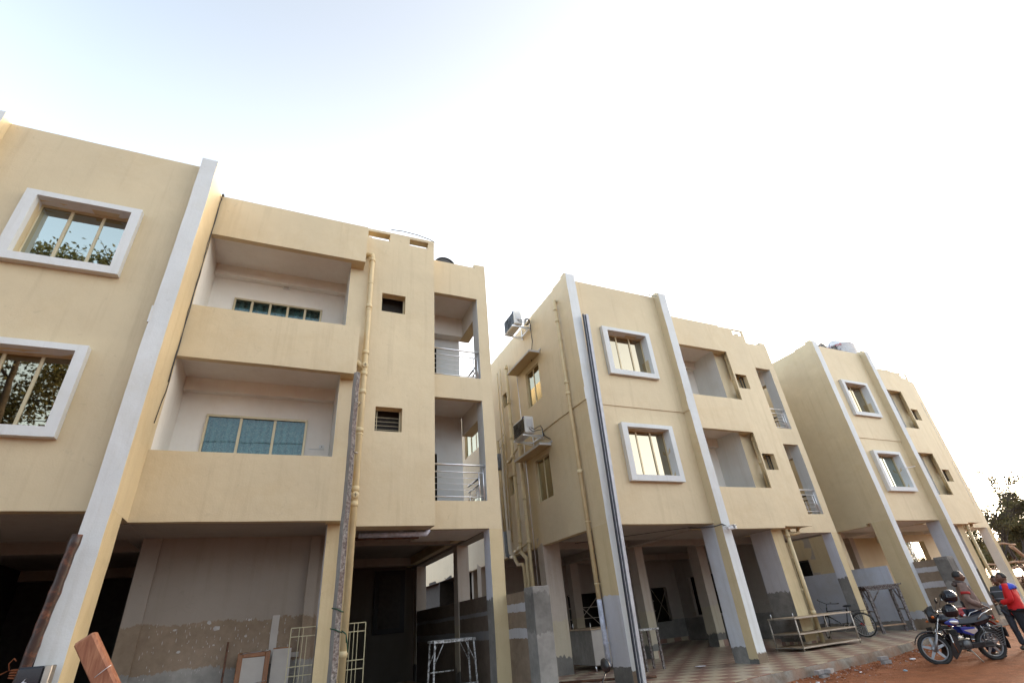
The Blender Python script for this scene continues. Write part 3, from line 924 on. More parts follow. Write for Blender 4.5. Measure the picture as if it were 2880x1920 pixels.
        b = MB('dark_room', 'bay_shade'); b.box(7.3, 11.0, 9.5, 9.6, base, 3.45, 1); b.box(7.3, 7.4, 2.9, 9.5, base, 3.45, 0); b.box(.2, 7.3, 8.9, 9.0, base, 3.45, 0)
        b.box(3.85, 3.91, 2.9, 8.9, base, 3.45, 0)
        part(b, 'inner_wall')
        b = MB('dark_opening', 'dark_room'); b.box(9.40, 10.42, 9.42, 9.498, 1.25, 3.12); b.box(9.55, 10.27, 9.40, 9.425, 1.4, 2.98, 1); part(b, 'shutter_frame')
        # low wall between the right-hand pillars
        b = MB('fence_shade'); b.box(10.70, 10.92, 2.29, 4.36, base, 1.81); b.box(10.70, 10.92, 4.71, 8.8, base, 1.81); part(b, 'low_wall', wob=.006, sub=.5)
    elif idx == 2:
        hs = [(4.35, 6.0, .76, 2.14), (8.7, 9.6, .80, 2.16), (10.9, 12.9, 1.0, 2.5)]
        wall('y', 10.0, 10.2, .2, 13.4, base, 3.45, hs, ['back_wall_dado', 'dark_room'], 0, 1, 0, 'wall', root)
        b = MB('dark_room'); b.box(.2, 14, 11.2, 11.3, base, 3.45); part(b, 'room_wall')
        b = MB('dark_room'); b.box(1.6, 1.7, 10.2, D, base, 3.44); b.box(.3, .4, 14.1, D, base, 3.19); b.box(.0, 10.45, 12.0, D, 3.19, 3.3); b.box(0, 1.6, 14, 14.1, base, 3.19); part(b, 'inner_wall')  # dark sheets added to close sky gaps and keep the open floor in shade
        for h in hs[:2]:
            g = MB('steel_dull', 'bike_blue'); 
            g.bar((h[0], 10.0, h[2]), (h[1], 10.0, h[3]), .022); g.bar((h[0], 10.0, h[3]), (h[1], 10.0, h[2]), .022)
            for q in (.33, .62): zq = h[2] + (h[3] - h[2]) * q; g.bar((h[0], 10.03, zq), (h[1] if h is hs[0] else h[0] + .1, 10.03, zq), .025)
            if h is hs[0]: g.bar((h[0] + .35, 10.03, h[2]), (h[0] + .35, 10.03, h[2] + .95), .025)
            part(g, 'window_bars')
        n = 0
        for q in range(27):
            t = MB('tile_brown' if q % 2 else 'tile_cream'); t.box(.25 + q * .4, .645 + q * .4, 9.985, 9.999, 0.0, .16); t.build('skirting_tile', root)
        for q in range(8):
            t = MB('tile_brown' if q % 2 else 'tile_cream'); t.box(7.10 + q * .2, 7.295 + q * .2, 1.385, 1.401, 0.0, .16) if q < 2 else t.box(7.085, 7.099, 1.40 + (q - 2) * .142, 1.54 + (q - 2) * .142, 0, .16)
            t.build('skirting_tile', root)
        b = MB('pipe_grey', 'steel_dull')
        b.tube([(7.5, 9.95, 2.9), (7.9, 9.95, 2.9), (7.9, 9.95, 2.35), (7.95, 9.95, 1.9)], .05, 8, 0); part(b, 'drainpipe')
    if idx == 2:
        wall('x', 10.3, 10.45, 5.0, 10.0, base, 3.45, [(6.0, 9.2, .95, 2.45)], ['back_wall_dado', 'dark_room'], 0, 1, 0, 'wall', root)
        b = MB('dark_room'); b.box(10.9, 11.0, 5.5, 9.9, base, 3.45); part(b, 'room_wall')
    elif idx == 3:
        b = MB('paint_yellow'); b.box(.2, 7.6, 5.0, 5.2, base, 3.44); part(b, 'inner_wall', wob=.004, sub=.6)
        b = MB('paint_yellow'); b.box(8.4, 9.7, 3.66, 3.9, base, 3.16); part(b, 'inner_wall', wob=.004, sub=.6)
        b = MB('paint_yellow'); b.box(5.2, 8.4, 3.66, 3.9, 2.86, 3.16); part(b, 'beam')
    # drainpipes
    if one:
        pipe(root, [(7.40, 1.36, 9.93), (7.46, 1.30, 9.95), (7.545, 1.27, 9.93), (7.56, 1.27, 9.85), (7.56, 1.27, -.2)], .063, collars=(9.75, 8.3, 7.0, 6.45, 6.0, 5.1, 3.85, 3.55, 1.0), clamps=(9.0, 8.2, 5.0), wallp=(0, .14, 0))
        for z in (6.65, 3.72):
            b = MB('pipe_paint', 'dark_room'); b.tube([(7.30, 1.34, z + .16), (7.42, 1.30, z + .07), (7.56, 1.27, z - .09)], .06, 10)
            b.lathe((7.56, 1.215, z), [(.0, -.03), (.062, -.03), (.072, -.02), (.072, .05), (.06, .055)], 16, (0, 1, 0)); b.bar((7.525, 1.184, z), (7.595, 1.184, z), .012, .006, 1); b.bar((7.56, 1.184, z - .035), (7.56, 1.184, z + .035), .012, .006, 1)
            part(b, 'pipe_junction')
        pipe(root, [(7.8, 2.15, 3.10), (9.0, 2.0, 3.08), (9.2, 1.98, 3.08), (9.26, 1.97, 3.17)], .055, 'pipe_patchy')
        pipe(root, [(7.7, 2.35, 3.06), (9.1, 2.2, 3.05)], .035, 'rust')
    else:
        for z0, z1 in ((7.5, 9.5), (4.4, 6.34), (-.05, 3.2)):
            pipe(root, [((7.49 if idx == 2 else 7.60) if z0 > 1 else 7.66, 1.25 if z0 > 1 else 1.30, z0), ((7.49 if idx == 2 else 7.60) if z0 > 1 else 7.66, 1.25 if z0 > 1 else 1.30, z1)], .06, collars=(z0 + .9, z1 - .2), clamps=(z0 + .95,), wallp=(0, .12, 0))
        pipe(root, [(7.7, 1.5, 3.12), (8.2, 1.5, 3.08), (8.4, 1.46, 3.1), (8.44, 1.44, 3.26)], .06)
        if idx == 2:
            for x in (11.05, 11.22): pipe(root, [(x, 4.3, 0), (x, 4.3, 8.0)], .07, 'pipe_paint', collars=(1.5, 2.6))
            pipe(root, [(11.40, 4.3, 0), (11.40, 4.3, 8.0)], .02, 'steel_dull')
    if idx == 2:
        pipe(root, [(-.02, .82, 10.10), (-.10, .74, 10.08), (-.12, .70, 9.95), (-.12, .665, 1.62)], .055, collars=(9.72, 9.3, 7.2, 6.85, 4.6), clamps=(8.62, 7.6, 6.5, 4.65, 3.35, 1.95), wallp=(.12, 0, 0))
        pipe(root, [(-.12, .665, 1.62), (-.12, .655, .30)], .056, 'pipe_patchy', clamps=(.75,), wallp=(.12, 0, 0))
        pipe(root, [(-.12, 4.66, 9.72), (-.12, 4.70, 3.45), (-.12, 4.70, 3.2), (-.14, 4.45, 3.06), (-.14, 4.30, 2.98), (-.14, 4.30, -.05)], .06, collars=(9.6, 8.2, 6.9, 5.6, 3.5), clamps=(8.3, 7.4, 5.3, 4.1), wallp=(.12, 0, 0))
        pipe(root, [(-.12, 4.14, 6.66), (-.12, 4.10, 3.3), (-.12, 4.02, -.05)], .06, collars=(6.5, 4.7, 3.4), clamps=(5.3, 4.2, 3.2), wallp=(.12, 0, 0))
        pipe(root, [(-.12, 4.14, 6.45), (-.12, 4.66, 6.3)], .03)
        pipe(root, [(-.12, 4.10, 3.4), (-.12, 4.7, 3.3)], .03)
        for z in (6.2, 3.3):
            b = MB('pipe_paint'); b.tube([(-.12, 5.15, z - .02), (-.14, 5.0, z - .06), (-.12, 4.68, z + .03)], .055, 10); b.lathe((-.2, 4.68, z), [(0, -.02), (.07, -.02), (.07, .06)], 14, (1, 0, 0)); part(b, 'pipe_junction')
        pipe(root, [(-.08, 5.33, 9.9), (-.08, 5.40, 3.6)], .022, clamps=(8.8, 7.2, 5.5)); pipe(root, [(-.08, 5.62, 9.85), (-.08, 5.60, 4.0)], .022)
        pipe(root, [(-.08, 3.92, 8.95), (-.08, 3.86, 6.1), (-.08, 3.80, -.05)], .014, 'steel')
        pipe(root, [(-.12, 5.95, 7.2), (-.12, 5.85, 4.0)], .06, clamps=(5.6,)); pipe(root, [(-.12, 5.85, 4.0), (-.12, 5.8, 3.25), (-.12, 5.55, 3.18)], .062, 'pipe_grey')
        b = MB('pipe_grey'); b.lathe((-.2, 5.9, 6.55), [(0, -.03), (.08, -.03), (.08, .06)], 12, (1, 0, 0)); b.lathe((-.2, 5.9, 6.2), [(0, -.03), (.08, -.03), (.08, .06)], 12, (1, 0, 0)); b.tube([(-.12, 5.9, 6.1), (-.12, 5.9, 6.7)], .07, 10); part(b, 'pipe_junction')
        pipe(root, [(-.12, 5.5, 3.16), (-.14, 5.2, 3.12), (-.14, 4.95, 2.86), (-.14, 4.62, 2.84), (-.14, 4.52, 2.75), (-.14, 4.50, -.05)], .055)
        for z in (7.3, 7.0):
            b = MB('pipe_paint'); b.tube([(-.08, 5.4, z), (-.1, 5.75, z - .1), (-.1, 6.1, z - .12)], .016, 6); part(b, 'drainpipe')
    return root

B1 = building(1, (0, 0, 0), 0, 'nearest cream building with teal balcony curtains, cut off by the left edge')
B2 = building(2, O2, A2, 'middle cream building with two air conditioners on its side wall')
B3 = building(3, O3, A3, 'farthest cream building at the right with a ribbed white tank on its roof')
#--PART3--
# ------------------------------------------------------------------ things on and around the buildings
def thing(name, label, cat, loc=(0, 0, 0), rz=0, group=None):
    return tag(empty(name, loc, rz), label, cat, group)
def copy_tree(o, parent=None):
    c = o.copy(); COL.objects.link(c); c.parent = parent
    for ch in [k for k in bpy.data.objects if k.parent == o]: copy_tree(ch, c)
    return c

# air conditioners on the side wall of the middle building
def ac_unit(y, z, label, coil):
    t = thing('air_conditioner', label, 'air conditioner', b2(-.03, y, z), A2, 'air conditioners on the side wall')
    b = MB('white_metal'); 
    b.box(-.62, -.30, -.42, .42, .05, .60); b.build('casing', t, bevel=.025)
    g = MB('bike_black'); g.box(-.628, -.616, -.38, .40, .09, .54)
    for q in range(9): g.box(-.636, -.626, -.38, .40, .11 + q * .05, .125 + q * .05)
    g.build('grille', t)
    g = MB('bike_black')
    for rr in (.06, .11, .16, .20): g.ring((-.638, .06, .32), (1, 0, 0), rr, .004, 24, 5)
    g.build('fan_guard', t)
    g = MB('bike_blue'); g.box(-.63, -.618, -.40, -.28, .545, .585); g.build('badge', t)
    g = MB('tank_white'); g.box(-.56, -.36, -.435, -.42, .22, .5); g.lathe((-.46, -.445, .26), [(0, 0), (.05, 0), (.05, .03)], 12, (0, 1, 0)); g.build('valve_cover', t, bevel=.006)
    g = MB('steel')
    for yy in (-.34, .34):
        g.bar((.0, yy, 0), (-.68, yy, 0), .035, .05); g.bar((.02, yy, .32), (.02, yy, -.10), .035, .03)
        g.bar((-.02, yy, -.09), (-.5, yy, -.01), .025, .02)
    g.bar((-.02, -.34, .0), (-.02, .34, 0), .03, .03)
    g.build('bracket', t)
    g = MB('cable')
    g.tube([(-.42, -.45, .2), (-.38, -.56, .12), (-.25, -.58, .2), (-.12, -.50, .28), (-.05, -.46, .2), (-.03, -.44, -.05)], .013, 6)
    g.tube([(-.50, -.45, .18), (-.45, -.55, .05), (-.25, -.55, .1), (-.08, -.5, .15), (-.03, -.48, 0)], .012, 6)
    if coil:
        for q in range(3): g.ring((-.10 - q * .03, -.40, .20), (1, .3, 0), .11, .011, 20, 6)
        g.tube([(-.03, -.44, -.05), (-.03, -.46, -.6), (-.03, -.30, -1.0), (-.02, -.22, -1.25)], .014, 6)
    else: g.tube([(-.03, -.48, 0), (.0, -.50, -.06), (.0, -.8, -.25)], .014, 6)
    g.build('cable', t)
ac_unit(2.98, 10.20, 'upper air conditioner with a black coiled cable, near the roof edge', True)
ac_unit(2.96, 6.26, 'lower air conditioner with looping cables, just above the lower sunshade', False)

# security cameras on the second fin of the middle building
def cctv(x, y, z, az, label):
    t = thing('security_camera', label, 'security camera', b2(x, y, z), az, 'security cameras on the white fin')
    b = MB('white_metal'); b.box(-.045, .045, -.17, .06, -.045, .045); b.build('housing', t, bevel=.012)
    b = MB('white_metal'); b.box(-.05, .05, -.20, .02, .047, .058); b.build('sun_hood', t)
    b = MB('black_plastic'); b.lathe((0, -.172, 0), [(0, -.004), (.035, -.004), (.036, .02)], 14, (0, 1, 0)); b.build('lens', t)
    b = MB('white_metal'); b.tube([(0, .02, .0), (0, .10, .03), (0, .13, .05)], .018, 8); b.build('mount', t)
cctv(3.72, -.16, 3.02, 1.15, 'left security camera pointing at the passage, on the white fin')
cctv(3.93, -.14, 3.03, -1.0, 'right security camera pointing away along the row of buildings')
b = MB('cable'); b.tube([b2(3.05, .62, 3.17), b2(3.2, .45, 3.13), b2(3.45, .1, 3.10), b2(3.62, -.03, 3.14), b2(3.74, -.02, 3.10), b2(3.8, -.03, 3.05)], .016, 8)
b.tube([b2(3.05, .62, 3.17), b2(2.2, 1.6, 3.18), b2(.9, 3.1, 3.19)], .008, 6)
tag(b.build('cable_conduit'), 'dark flexible conduit running to the security cameras', 'cable')

# loose cables hanging on the flank of the big fin
b = MB('cable')
pts = []
for k in range(26):
    z = 10.55 - k * .228
    pts.append((3.945 + .012, 1.03 - .02 * math.sin(k * 1.7) - (.22 if k > 22 else 0) * (k - 22) * .3, z))
b.tube([(3.96, 1.02, 10.60)] + pts, .008, 6)
b.tube([(3.965, 1.04, 10.55)] + [(3.958 + .004 * math.sin(k), 1.0 - .05 * math.sin(k * .9) ** 2, 10.4 - k * .26) for k in range(19)], .007, 6)
b.blob((3.98, .98, 10.62), .03, .04, .04)
tag(b.build('hanging_cable'), 'thin black cables hanging down beside the tall white fin', 'cable')
b = MB('cable'); b.tube([(8.02, 1.40, 11.06), (8.35, 1.35, 11.05), (8.75, 1.3, 10.98), (9.1, 1.3, 10.91), (9.27, 1.35, 10.88)], .012, 6)
tag(b.build('roof_cable'), 'black cable sticking out over the parapet of the nearest building', 'cable')
b = MB('cable'); b.tube([b2(2.9, .22, 10.72), b2(3.2, .15, 10.66), b2(3.45, .1, 10.58), b2(3.6, .05, 10.58)], .010, 6)
b.tube([b2(3.1, .2, 10.68), b2(3.5, .1, 10.63)], .008, 6)
tag(b.build('roof_cable'), 'short loose wires at the roof corner of the middle building', 'cable')
def b3(x, y, z=0.0): return Vector((O3[0] + x * math.cos(A3) - y * math.sin(A3), O3[1] + x * math.sin(A3) + y * math.cos(A3), O3[2] + z))
b = MB('cable'); b.tube([b3(3.95, 1.03, 10.70), b3(5.2, 1.0, 10.69), b3(6.6, 1.03, 10.68), b3(8.0, 1.0, 10.64)], .018, 6)
tag(b.build('roof_cable'), 'dark cable lying along the parapet of the farthest building', 'cable')
b = MB('steel'); b.tube([b3(2.4, .12, 5.15), b3(2.75, -.25, 5.18)], .012, 6)
tag(b.build('metal_rod'), 'thin rod poking out of a white window surround, farthest building', 'rod')

# water tanks and drums on the roofs
t = thing('water_tank', 'ribbed white water tank with red lettering on the farthest roof', 'water tank', b3(8.05, 3.4, 11.2))
prof = [(0, 2.55), (.28, 2.53), (.30, 2.45), (.55, 2.3), (.86, 2.1)]
for k in range(16):
    z = 2.05 - k * .12; prof += [(.90, z), (.935, z - .03), (.935, z - .07), (.90, z - .10)]
prof += [(.9, .1)]
b = MB('tank_white'); b.lathe((0, 0, 0), prof, 40); b.build('shell', t)
def text(name, body, size, loc, rot, mat, parent):
    c = bpy.data.curves.new(name, 'FONT'); c.body = body; c.size = size; c.extrude = .004; c.align_x = 'CENTER'
    o = bpy.data.objects.new(name, c); COL.objects.link(o)
    dg = bpy.context.evaluated_depsgraph_get(); me = bpy.data.meshes.new_from_object(o.evaluated_get(dg)); bpy.data.objects.remove(o)
    o = bpy.data.objects.new(name, me); me.materials.clear(); me.materials.append(MATS[mat]); link(o, parent); o.location = loc; o.rotation_euler = rot
    return o
_a = math.atan2(CAMP.y - b3(8.05, 3.4).y, CAMP.x - b3(8.05, 3.4).x)
text('lettering', 'Supreme', .27, (.95 * math.cos(_a - .15), .95 * math.sin(_a - .15), 1.86), (R(90), 0, _a - .15 + R(90)), 'lettering_red', t)
text('lettering', 'WATER TANK', .11, (.95 * math.cos(_a - .12), .95 * math.sin(_a - .12), 1.60), (R(90), 0, _a - .12 + R(90)), 'lettering_dark', t)
def drum(p, ax, r, L, label, group=None):
    t = thing('water_drum', label, 'drum', p, 0, group)
    b = MB('tank_black'); a = Vector(ax).normalized()
    b.lathe((0, 0, 0), [(0, 0), (r * .95, 0), (r, .02), (r, L), (0, L)], 32, a); b.build('shell', t)
    b = MB('bike_black'); b.ring((0, 0, 0), a, r, .025, 32, 6); b.build('rim', t)
drum(b3(6.15, 3.0, 12.78), (-.1, 1, 0), .36, .9, 'left grey drum lying on the farthest roof beside the tank', 'drums on the farthest roof')
drum(b3(7.05, 2.9, 12.72), (-.1, 1, 0), .36, .9, 'grey drum lying against the white tank on the farthest roof', 'drums on the farthest roof')
drum((9.86, 2.35, 10.92), (0, 1, 0), .33, .8, 'dark round drum showing over the parapet of the nearest building')
b = MB('cement'); b.box(5.4, 9.4, 2.2, 5, 9.9, 11.2); o = b.build('tank_plinth', B3)
b = MB('cement'); b.box(5.8, 7.5, 3.0, 3.9, 11.2, 12.40); o = b.build('tank_plinth', B3)
b = MB('pipe_patchy'); b.tube([(6.6, 2.9, 11.2), (6.6, 2.9, 13.3), (6.55, 2.9, 13.4)], .03, 8); b.build('roof_pipe', B3)

# compound walls with end posts
def compound(loc, rz, label, L, zg, x0, wband):
    t = thing('compound_wall', label, 'wall', loc, rz, 'unfinished compound walls between the buildings')
    b = MB('fence_plaster'); b.box(x0, x0 + .14, -L, 0, -.33, 1.78); b.build('wall_panel', t, wob=.006, sub=.3)
    b = MB('wet_cement'); b.box(x0 - .03, x0 + .34, -L - .42, -L, -.33, 1.83); b.build('post', t, bevel=.008, wob=.004, sub=.4)
compound((10.96, 1.91, 0), 0, 'patched compound wall and dark post left of the middle building', .98, 0, .03, 1)
compound(b3(.18, -.005, -.02), A3, 'patched compound wall and dark post behind the two helmets', .70, 0, .03, 1)
t = thing('partition_wall', 'pale blue low wall standing behind the rough wooden table', 'wall', b3(0, 0, 0), A3)
b = MB('mirror_wall'); b.box(-.06, .0, .76, 2.12, -.3, 1.75); b.box(-.06, .0, 2.12, 4.3, -.3, 1.73); b.build('wall_panel', t, wob=.004, sub=.4)

# tall stone post lashed to the pipe of the nearest building
t = thing('stone_post', 'tall speckled stone post standing in front of the drainpipe', 'post', (7.35, .60, GZ))
b = MB('stone_post', 'cement')
H = 6.44
for k in range(9):
    z0, z1 = H * k / 9, H * (k + 1) / 9
    x = -.02 + .0 * k; w = .062 - .0015 * k
    b.add([(x - w / 1 * .9 + .0, -.055, z0), (x + w * .9, -.055, z0), (x + w * .9, .055, z0), (x - w * .9, .055, z0),
           (x - (w - .0015) * .9, -.055, z1), (x + (w - .0015) * .9, -.055, z1), (x + (w - .0015) * .9, .055, z1), (x - (w - .0015) * .9, .055, z1)],
          [(0, 1, 5, 4), (3, 0, 4, 7), (1, 2, 6, 5), (2, 3, 7, 6)] + ([(4, 5, 6, 7)] if k == 8 else []), [0, 1, 1, 1] + ([1] if k == 8 else []))
b.build('shaft', t, wob=.012, sub=.16); t.rotation_euler[2] = R(27)
for z in (1.68, 1.98):
    b = MB('rope_green'); b.tube([(-.085, -.065, z + .02), (.05, -.065, z - .03), (.05, .065, z), (-.085, .065, z + .04), (-.085, -.065, z + .02)], .010, 6); b.build('rope', t)
b = MB('rope_green'); b.tube([(.04, -.07, 1.68), (.10, -.12, 1.62), (.13, -.12, 1.5), (.17, -.10, 1.36)], .011, 6)
b.tube([(.04, -.07, 1.68), (.12, -.09, 1.63), (.14, -.08, 1.5)], .008, 6)
b.build('rope', t)
b = MB('steel_dull'); b.tube([(-.05, -.06, 5.75), (.10, -.05, 5.76), (.2, .3, 5.76)], .010, 6); b.blob((.10, .0, 4.72), .05, .03, .02); b.build('tie_wire', t)

# leaning slotted steel channel in front of the middle building
t = thing('steel_channel', 'long grey steel channel leaning on the front of the middle building', 'steel channel', b2(.085, -.16, -.24))
top = b2(.365, -.14, 9.12) - b2(.085, -.16, -.24)
b = MB('slab_grey', 'channel_dark')
b.bar((.052, 0, 0), top + Vector((.052, 0, 0)), .085, .05, 0, up=(0, 1, 0))
b.bar((-.038, .03, 0), top + Vector((-.038, .03, 0)), .10, .012, 1, up=(0, 1, 0))
b.bar((-.084, 0, 0), top + Vector((-.084, 0, 0)), .012, .05, 1, up=(0, 1, 0))
b.bar((-.03, .02, 0), top + Vector((-.03, .02, 0)), .015, .02, 0, up=(0, 1, 0))
b.build('channel', t)

# left foreground: bamboo pole, tied can, timber
t = thing('bamboo_pole', 'dark weathered pole leaning left of the tall white fin', 'pole', (3.60, -.05, GZ))
pa, pb = Vector((-.15, .1, 0)), pix(0 + .5229 * 418, 1100 + .5229 * 768, 6.82) - Vector((3.60, -.05, GZ))
b = MB('bamboo'); n = 26
b.tube([pa.lerp(pb, k / n) + Vector((math.sin(k) * .003, 0, 0)) for k in range(n + 1)], [.062 + .003 * math.sin(k * 2.3) + (.006 if k % 5 == 0 else 0) for k in range(n + 1)], 10); b.build('pole', t)
b = MB('rope_orange')
c = Vector((-.10, .05, 1.55))
for k in range(4): b.ring(c + Vector((0, 0, -.03 * k)), (.06 * k, .1, 1), .082, .007, 18, 5)
b.tube([c + Vector((-.08, -.06, .0)), c + Vector((-.10, -.08, .08)), c + Vector((-.06, -.1, .13)), c + Vector((-.03, -.1, .10))], .007, 6)
b.tube([c + Vector((-.1, -.05, 0)), c + Vector((-.16, -.1, -.04)), c + Vector((-.2, -.1, -.10))], .006, 6)
b.build('rope', t)
t = thing('tin_can', 'black tin tied to the dark pole with orange rope', 'tin', pix(.22962 * 420, 1560 + .22962 * 1500, 6.1))
b = MB('bike_black'); b.box(-.16, .10, -.10, .08, -.5, .12); b.build('body', t, bevel=.02)
b = MB('steel_dull'); b.box(.105, .18, -.12, .04, -.5, .12); b.build('side_plate', t, bevel=.01)
b = MB('slab_grey'); b.prism([(-.1, -.06), (-.05, .0), (-.06, -.03), (-.03, -.04)], -.108, -.102); b.build('highlight_mark', t)  # pale mark stands in for a highlight on the black tin
t = thing('timber_beam', 'reddish brown timber beam leaning beside the tall white fin', 'beam', (4.9, -.9, GZ))
A_ = pix(.22962 * 1045, 1560 + .22962 * 1010, 5.85) - Vector((4.9, -.9, GZ)); B_ = pix(.22962 * 1370, 1560 + .22962 * 1720, 5.7) - Vector((4.9, -.9, GZ))
d = (B_ - A_).normalized(); k = (A_.z) / -d.z
b = MB('timber'); b.bar(A_ + d * min(k, 3), A_, .215, .12, up=(.3, 1, 0)); b.build('beam', t, bevel=.022)
b = MB('steel'); q = A_ + d * .44; b.tube([q + Vector((-.03, -.08, -.05)), q + Vector((.05, -.09, .02)), q + Vector((.1, -.08, .06))], .004, 5); b.build('wire', t)

# inside the ground floor of the nearest building
t = thing('framed_board', 'orange brown framed board leaning against the unfinished wall', 'board', (6.13, 2.35, GZ), 0)
Mx = Matrix.Rotation(R(-6), 4, 'X')
def T3(v): return Mx @ Vector(v)
b = MB('board_brown'); z0, z1 = .0, 1.49; x0, x1 = -.27, .27
for q in ((x0, x0 + .085, z0, z1), (x1 - .085, x1, z0, z1), (x0 + .085, x1 - .085, z1 - .085, z1), (x0 + .085, x1 - .085, z0, z0 + .085)): b.box(q[0], q[1], -.02, .02, q[2], q[3], M=Mx)
b.build('frame', t, bevel=.008)
b = MB('board_pale'); b.box(x0 + .085, x1 - .085, -.008, .012, z0 + .085, z1 - .085, M=Mx); b.build('panel', t)
b = MB('chrome'); b.tube([T3((-.24, -.035, 1.47)), T3((.26, -.035, 1.49))], .006, 6); b.tube([T3((-.2, -.03, .98)), T3((.26, -.03, 1.02))], .005, 6); b.build('edge_strip', t)
t = thing('plain_board', 'plain beige board leaning right of the orange brown frame', 'board', (6.59, 2.40, GZ), 0)
b = MB('board_pale'); b.box(-.15, .17, -.012, .012, 0, 1.50, M=Mx); b.build('panel', t)
b = MB('board_brown'); b.box(-.15, .17, -.014, .014, 1.5, 1.52, M=Mx); b.build('edge_strip', t)
b = MB('rust'); b.tube([(5.68, 2.45, GZ), (5.66, 2.6, 1.36)], .018, 8); tag(b.build('iron_rod'), 'rusty iron rod leaning on the unfinished wall', 'rod')
t = thing('window_grille', 'cream metal grille leaning behind the pillar and drainpipe', 'grille', (7.35, 1.88, GZ))
b = MB('grille_cream'); x0, x1, zt = -.66, .66, 1.80
def gb(a, c, w=.010): b.bar((a[0], 0, a[1]), (c[0], 0, c[1]), w, w)
for x in (x0, x1): gb((x, .1), (x, zt), .014)
for z in (zt, zt - .14, 1.20, 1.06, .44, .30, .1): gb((x0, z), (x1, z), .014)
for x in [x0 + .14, x0 + .21, x0 + .28, x0 + .5, 0, x1 - .28, x1 - .21, x1 - .14, x1 - .5]: gb((x, .1), (x, zt - (.0 if abs(x) > .4 else .14)))
b.build('grille_bars', t)
t = thing('scaffold_stool', 'tall white paint-splashed work stool under the nearest building', 'stool', (9.98, 2.72, GZ))
b = MB('scaffold_white'); h = 1.36
b.box(-.46, .46, -.24, -.06, h - .05, h); b.build('plank', t, wob=.006, sub=.1)
b = MB('scaffold_white'); b.box(-.47, .45, -.04, .24, h - .045, h + .005); b.build('plank', t, wob=.006, sub=.1)
for sx in (-1, 1):
    for sy in (-1, 1):
        b = MB('scaffold_white'); b.tube([(sx * .43, sy * .20, h - .05), (sx * .50, sy * .24, 0)], .020, 8); b.build('leg', t)
        b = MB('scaffold_white'); b.tube([(sx * .44, sy * .205, h - .42), (sx * .24, sy * .205, h - .05)], .010, 6); b.build('brace', t)
b = MB('scaffold_white'); b.tube([(-.47, -.225, .55), (.47, -.225, .55)], .016, 8); b.build('rung', t)
b = MB('scaffold_white'); b.tube([(-.47, .225, .78), (.1, .225, .78)], .014, 8); b.build('rung', t)

# under the middle building
t = thing('storage_box', 'large dark plywood box with upright rods behind the grey pipe', 'box', b2(1.07, 3.15, 0), A2)
b = MB('wet_cement', 'board_pale'); b.box(0, 1.5, 0, 1.9, .13, .96, 0, front=1); b.build('body', t, bevel=.01)
b = MB('plywood'); b.box(-.03, 1.53, -.03, 1.93, .96, .99); b.build('lid', t)
for (x, y) in ((.03, .04), (1.46, .04), (.03, 1.86), (1.46, 1.86)):
    b = MB('steel'); b.tube([(x, y, 0), (x, y, .14)], .02, 8); b.build('leg', t)
for (x, y) in ((.0, .0), (.45, .05), (.02, 1.0), (.02, 1.85)):
    b = MB('steel'); b.tube([(x, y, .98), (x, y, 1.14)], .010, 6); b.build('rod', t)
b = MB('brick_red'); b.box(-.11, .11, -.05, .05, 0, .09); o = b.build('brick', None, bevel=.006); o.location = b2(.55, 3.9, .005); o.rotation_euler[2] = .3
tag(o, 'small reddish brick on the tiles in front of the plywood box', 'brick')
b = MB('rust'); b.tube([b2(-.9, 1.9, .02), b2(-.5, 1.3, .05), b2(.2, .9, .04), b2(.9, .4, .03)], .028, 8)
tag(b.build('iron_pipe'), 'rusty pipe lying on the tiles beside the dark post', 'pipe')
t = thing('work_table', 'small dark wooden table behind the grey steel channel', 'table', b2(1.9, 1.9, 0), A2)
b = MB('scaffold_white'); b.box(-.3, .3, -.25, .25, .86, .90); b.build('table_top', t, bevel=.006)
for sx in (-1, 1):
    for sy in (-1, 1): b = MB('old_board'); b.bar((sx * .26, sy * .2, 0), (sx * .26, sy * .2, .86), .05); b.build('leg', t)
b = MB('scaffold_white'); b.add([(-.55, -.05, .012), (.1, -.16, .012), (.6, .0, .014), (.2, .06, .016), (-.4, .08, .014)], [(0, 1, 2, 3, 4)]); b.box(-.4, .35, -.06, .02, .012, .03)
o = b.build('flat_sack'); o.location = b2(8.2, 9.3, .0); tag(o, 'flattened pale sack lying on the tiles near the rear wall', 'sack')
b = MB('litter_white'); b.lathe((0, 0, 0), [(0, .012), (.11, .012), (.13, .022), (.12, .014), (0, .004)], 20); o = b.build('plate'); o.location = b2(2.72, 1.0, .004)
tag(o, 'thin white plate lying on the tiles between the pillars', 'plate')

# three-shelf steel rack
t = thing('steel_rack', 'low three-shelf steel rack standing on the tiled floor', 'rack', b2(6.2, .80, -.02), A2)
W_, D_ = 2.42, .95
for z in (.82, .44, .12):
    b = MB('steel_dull', 'plywood'); b.box(0, W_, 0, D_, z - .035, z, 0, top=1, bottom=1); b.build('shelf', t, bevel=.004)
for (x, y) in ((.03, .03), (W_ - .03, .03), (.03, D_ - .03), (W_ - .03, D_ - .03)):
    ox = -.03 if x < 1 else .06
    b = MB('steel_dull'); b.tube([(x, y, .82), (x + 0, y, 0)], .022, 8); b.tube([(x, y, .02), (x, y, 0)], .028, 8); b.build('leg', t)
for (x, y) in ((.03, .05), (.03, .8)):
    b = MB('steel'); b.tube([(x, y, .82), (x, y, .93)], .012, 6); b.build('peg', t)

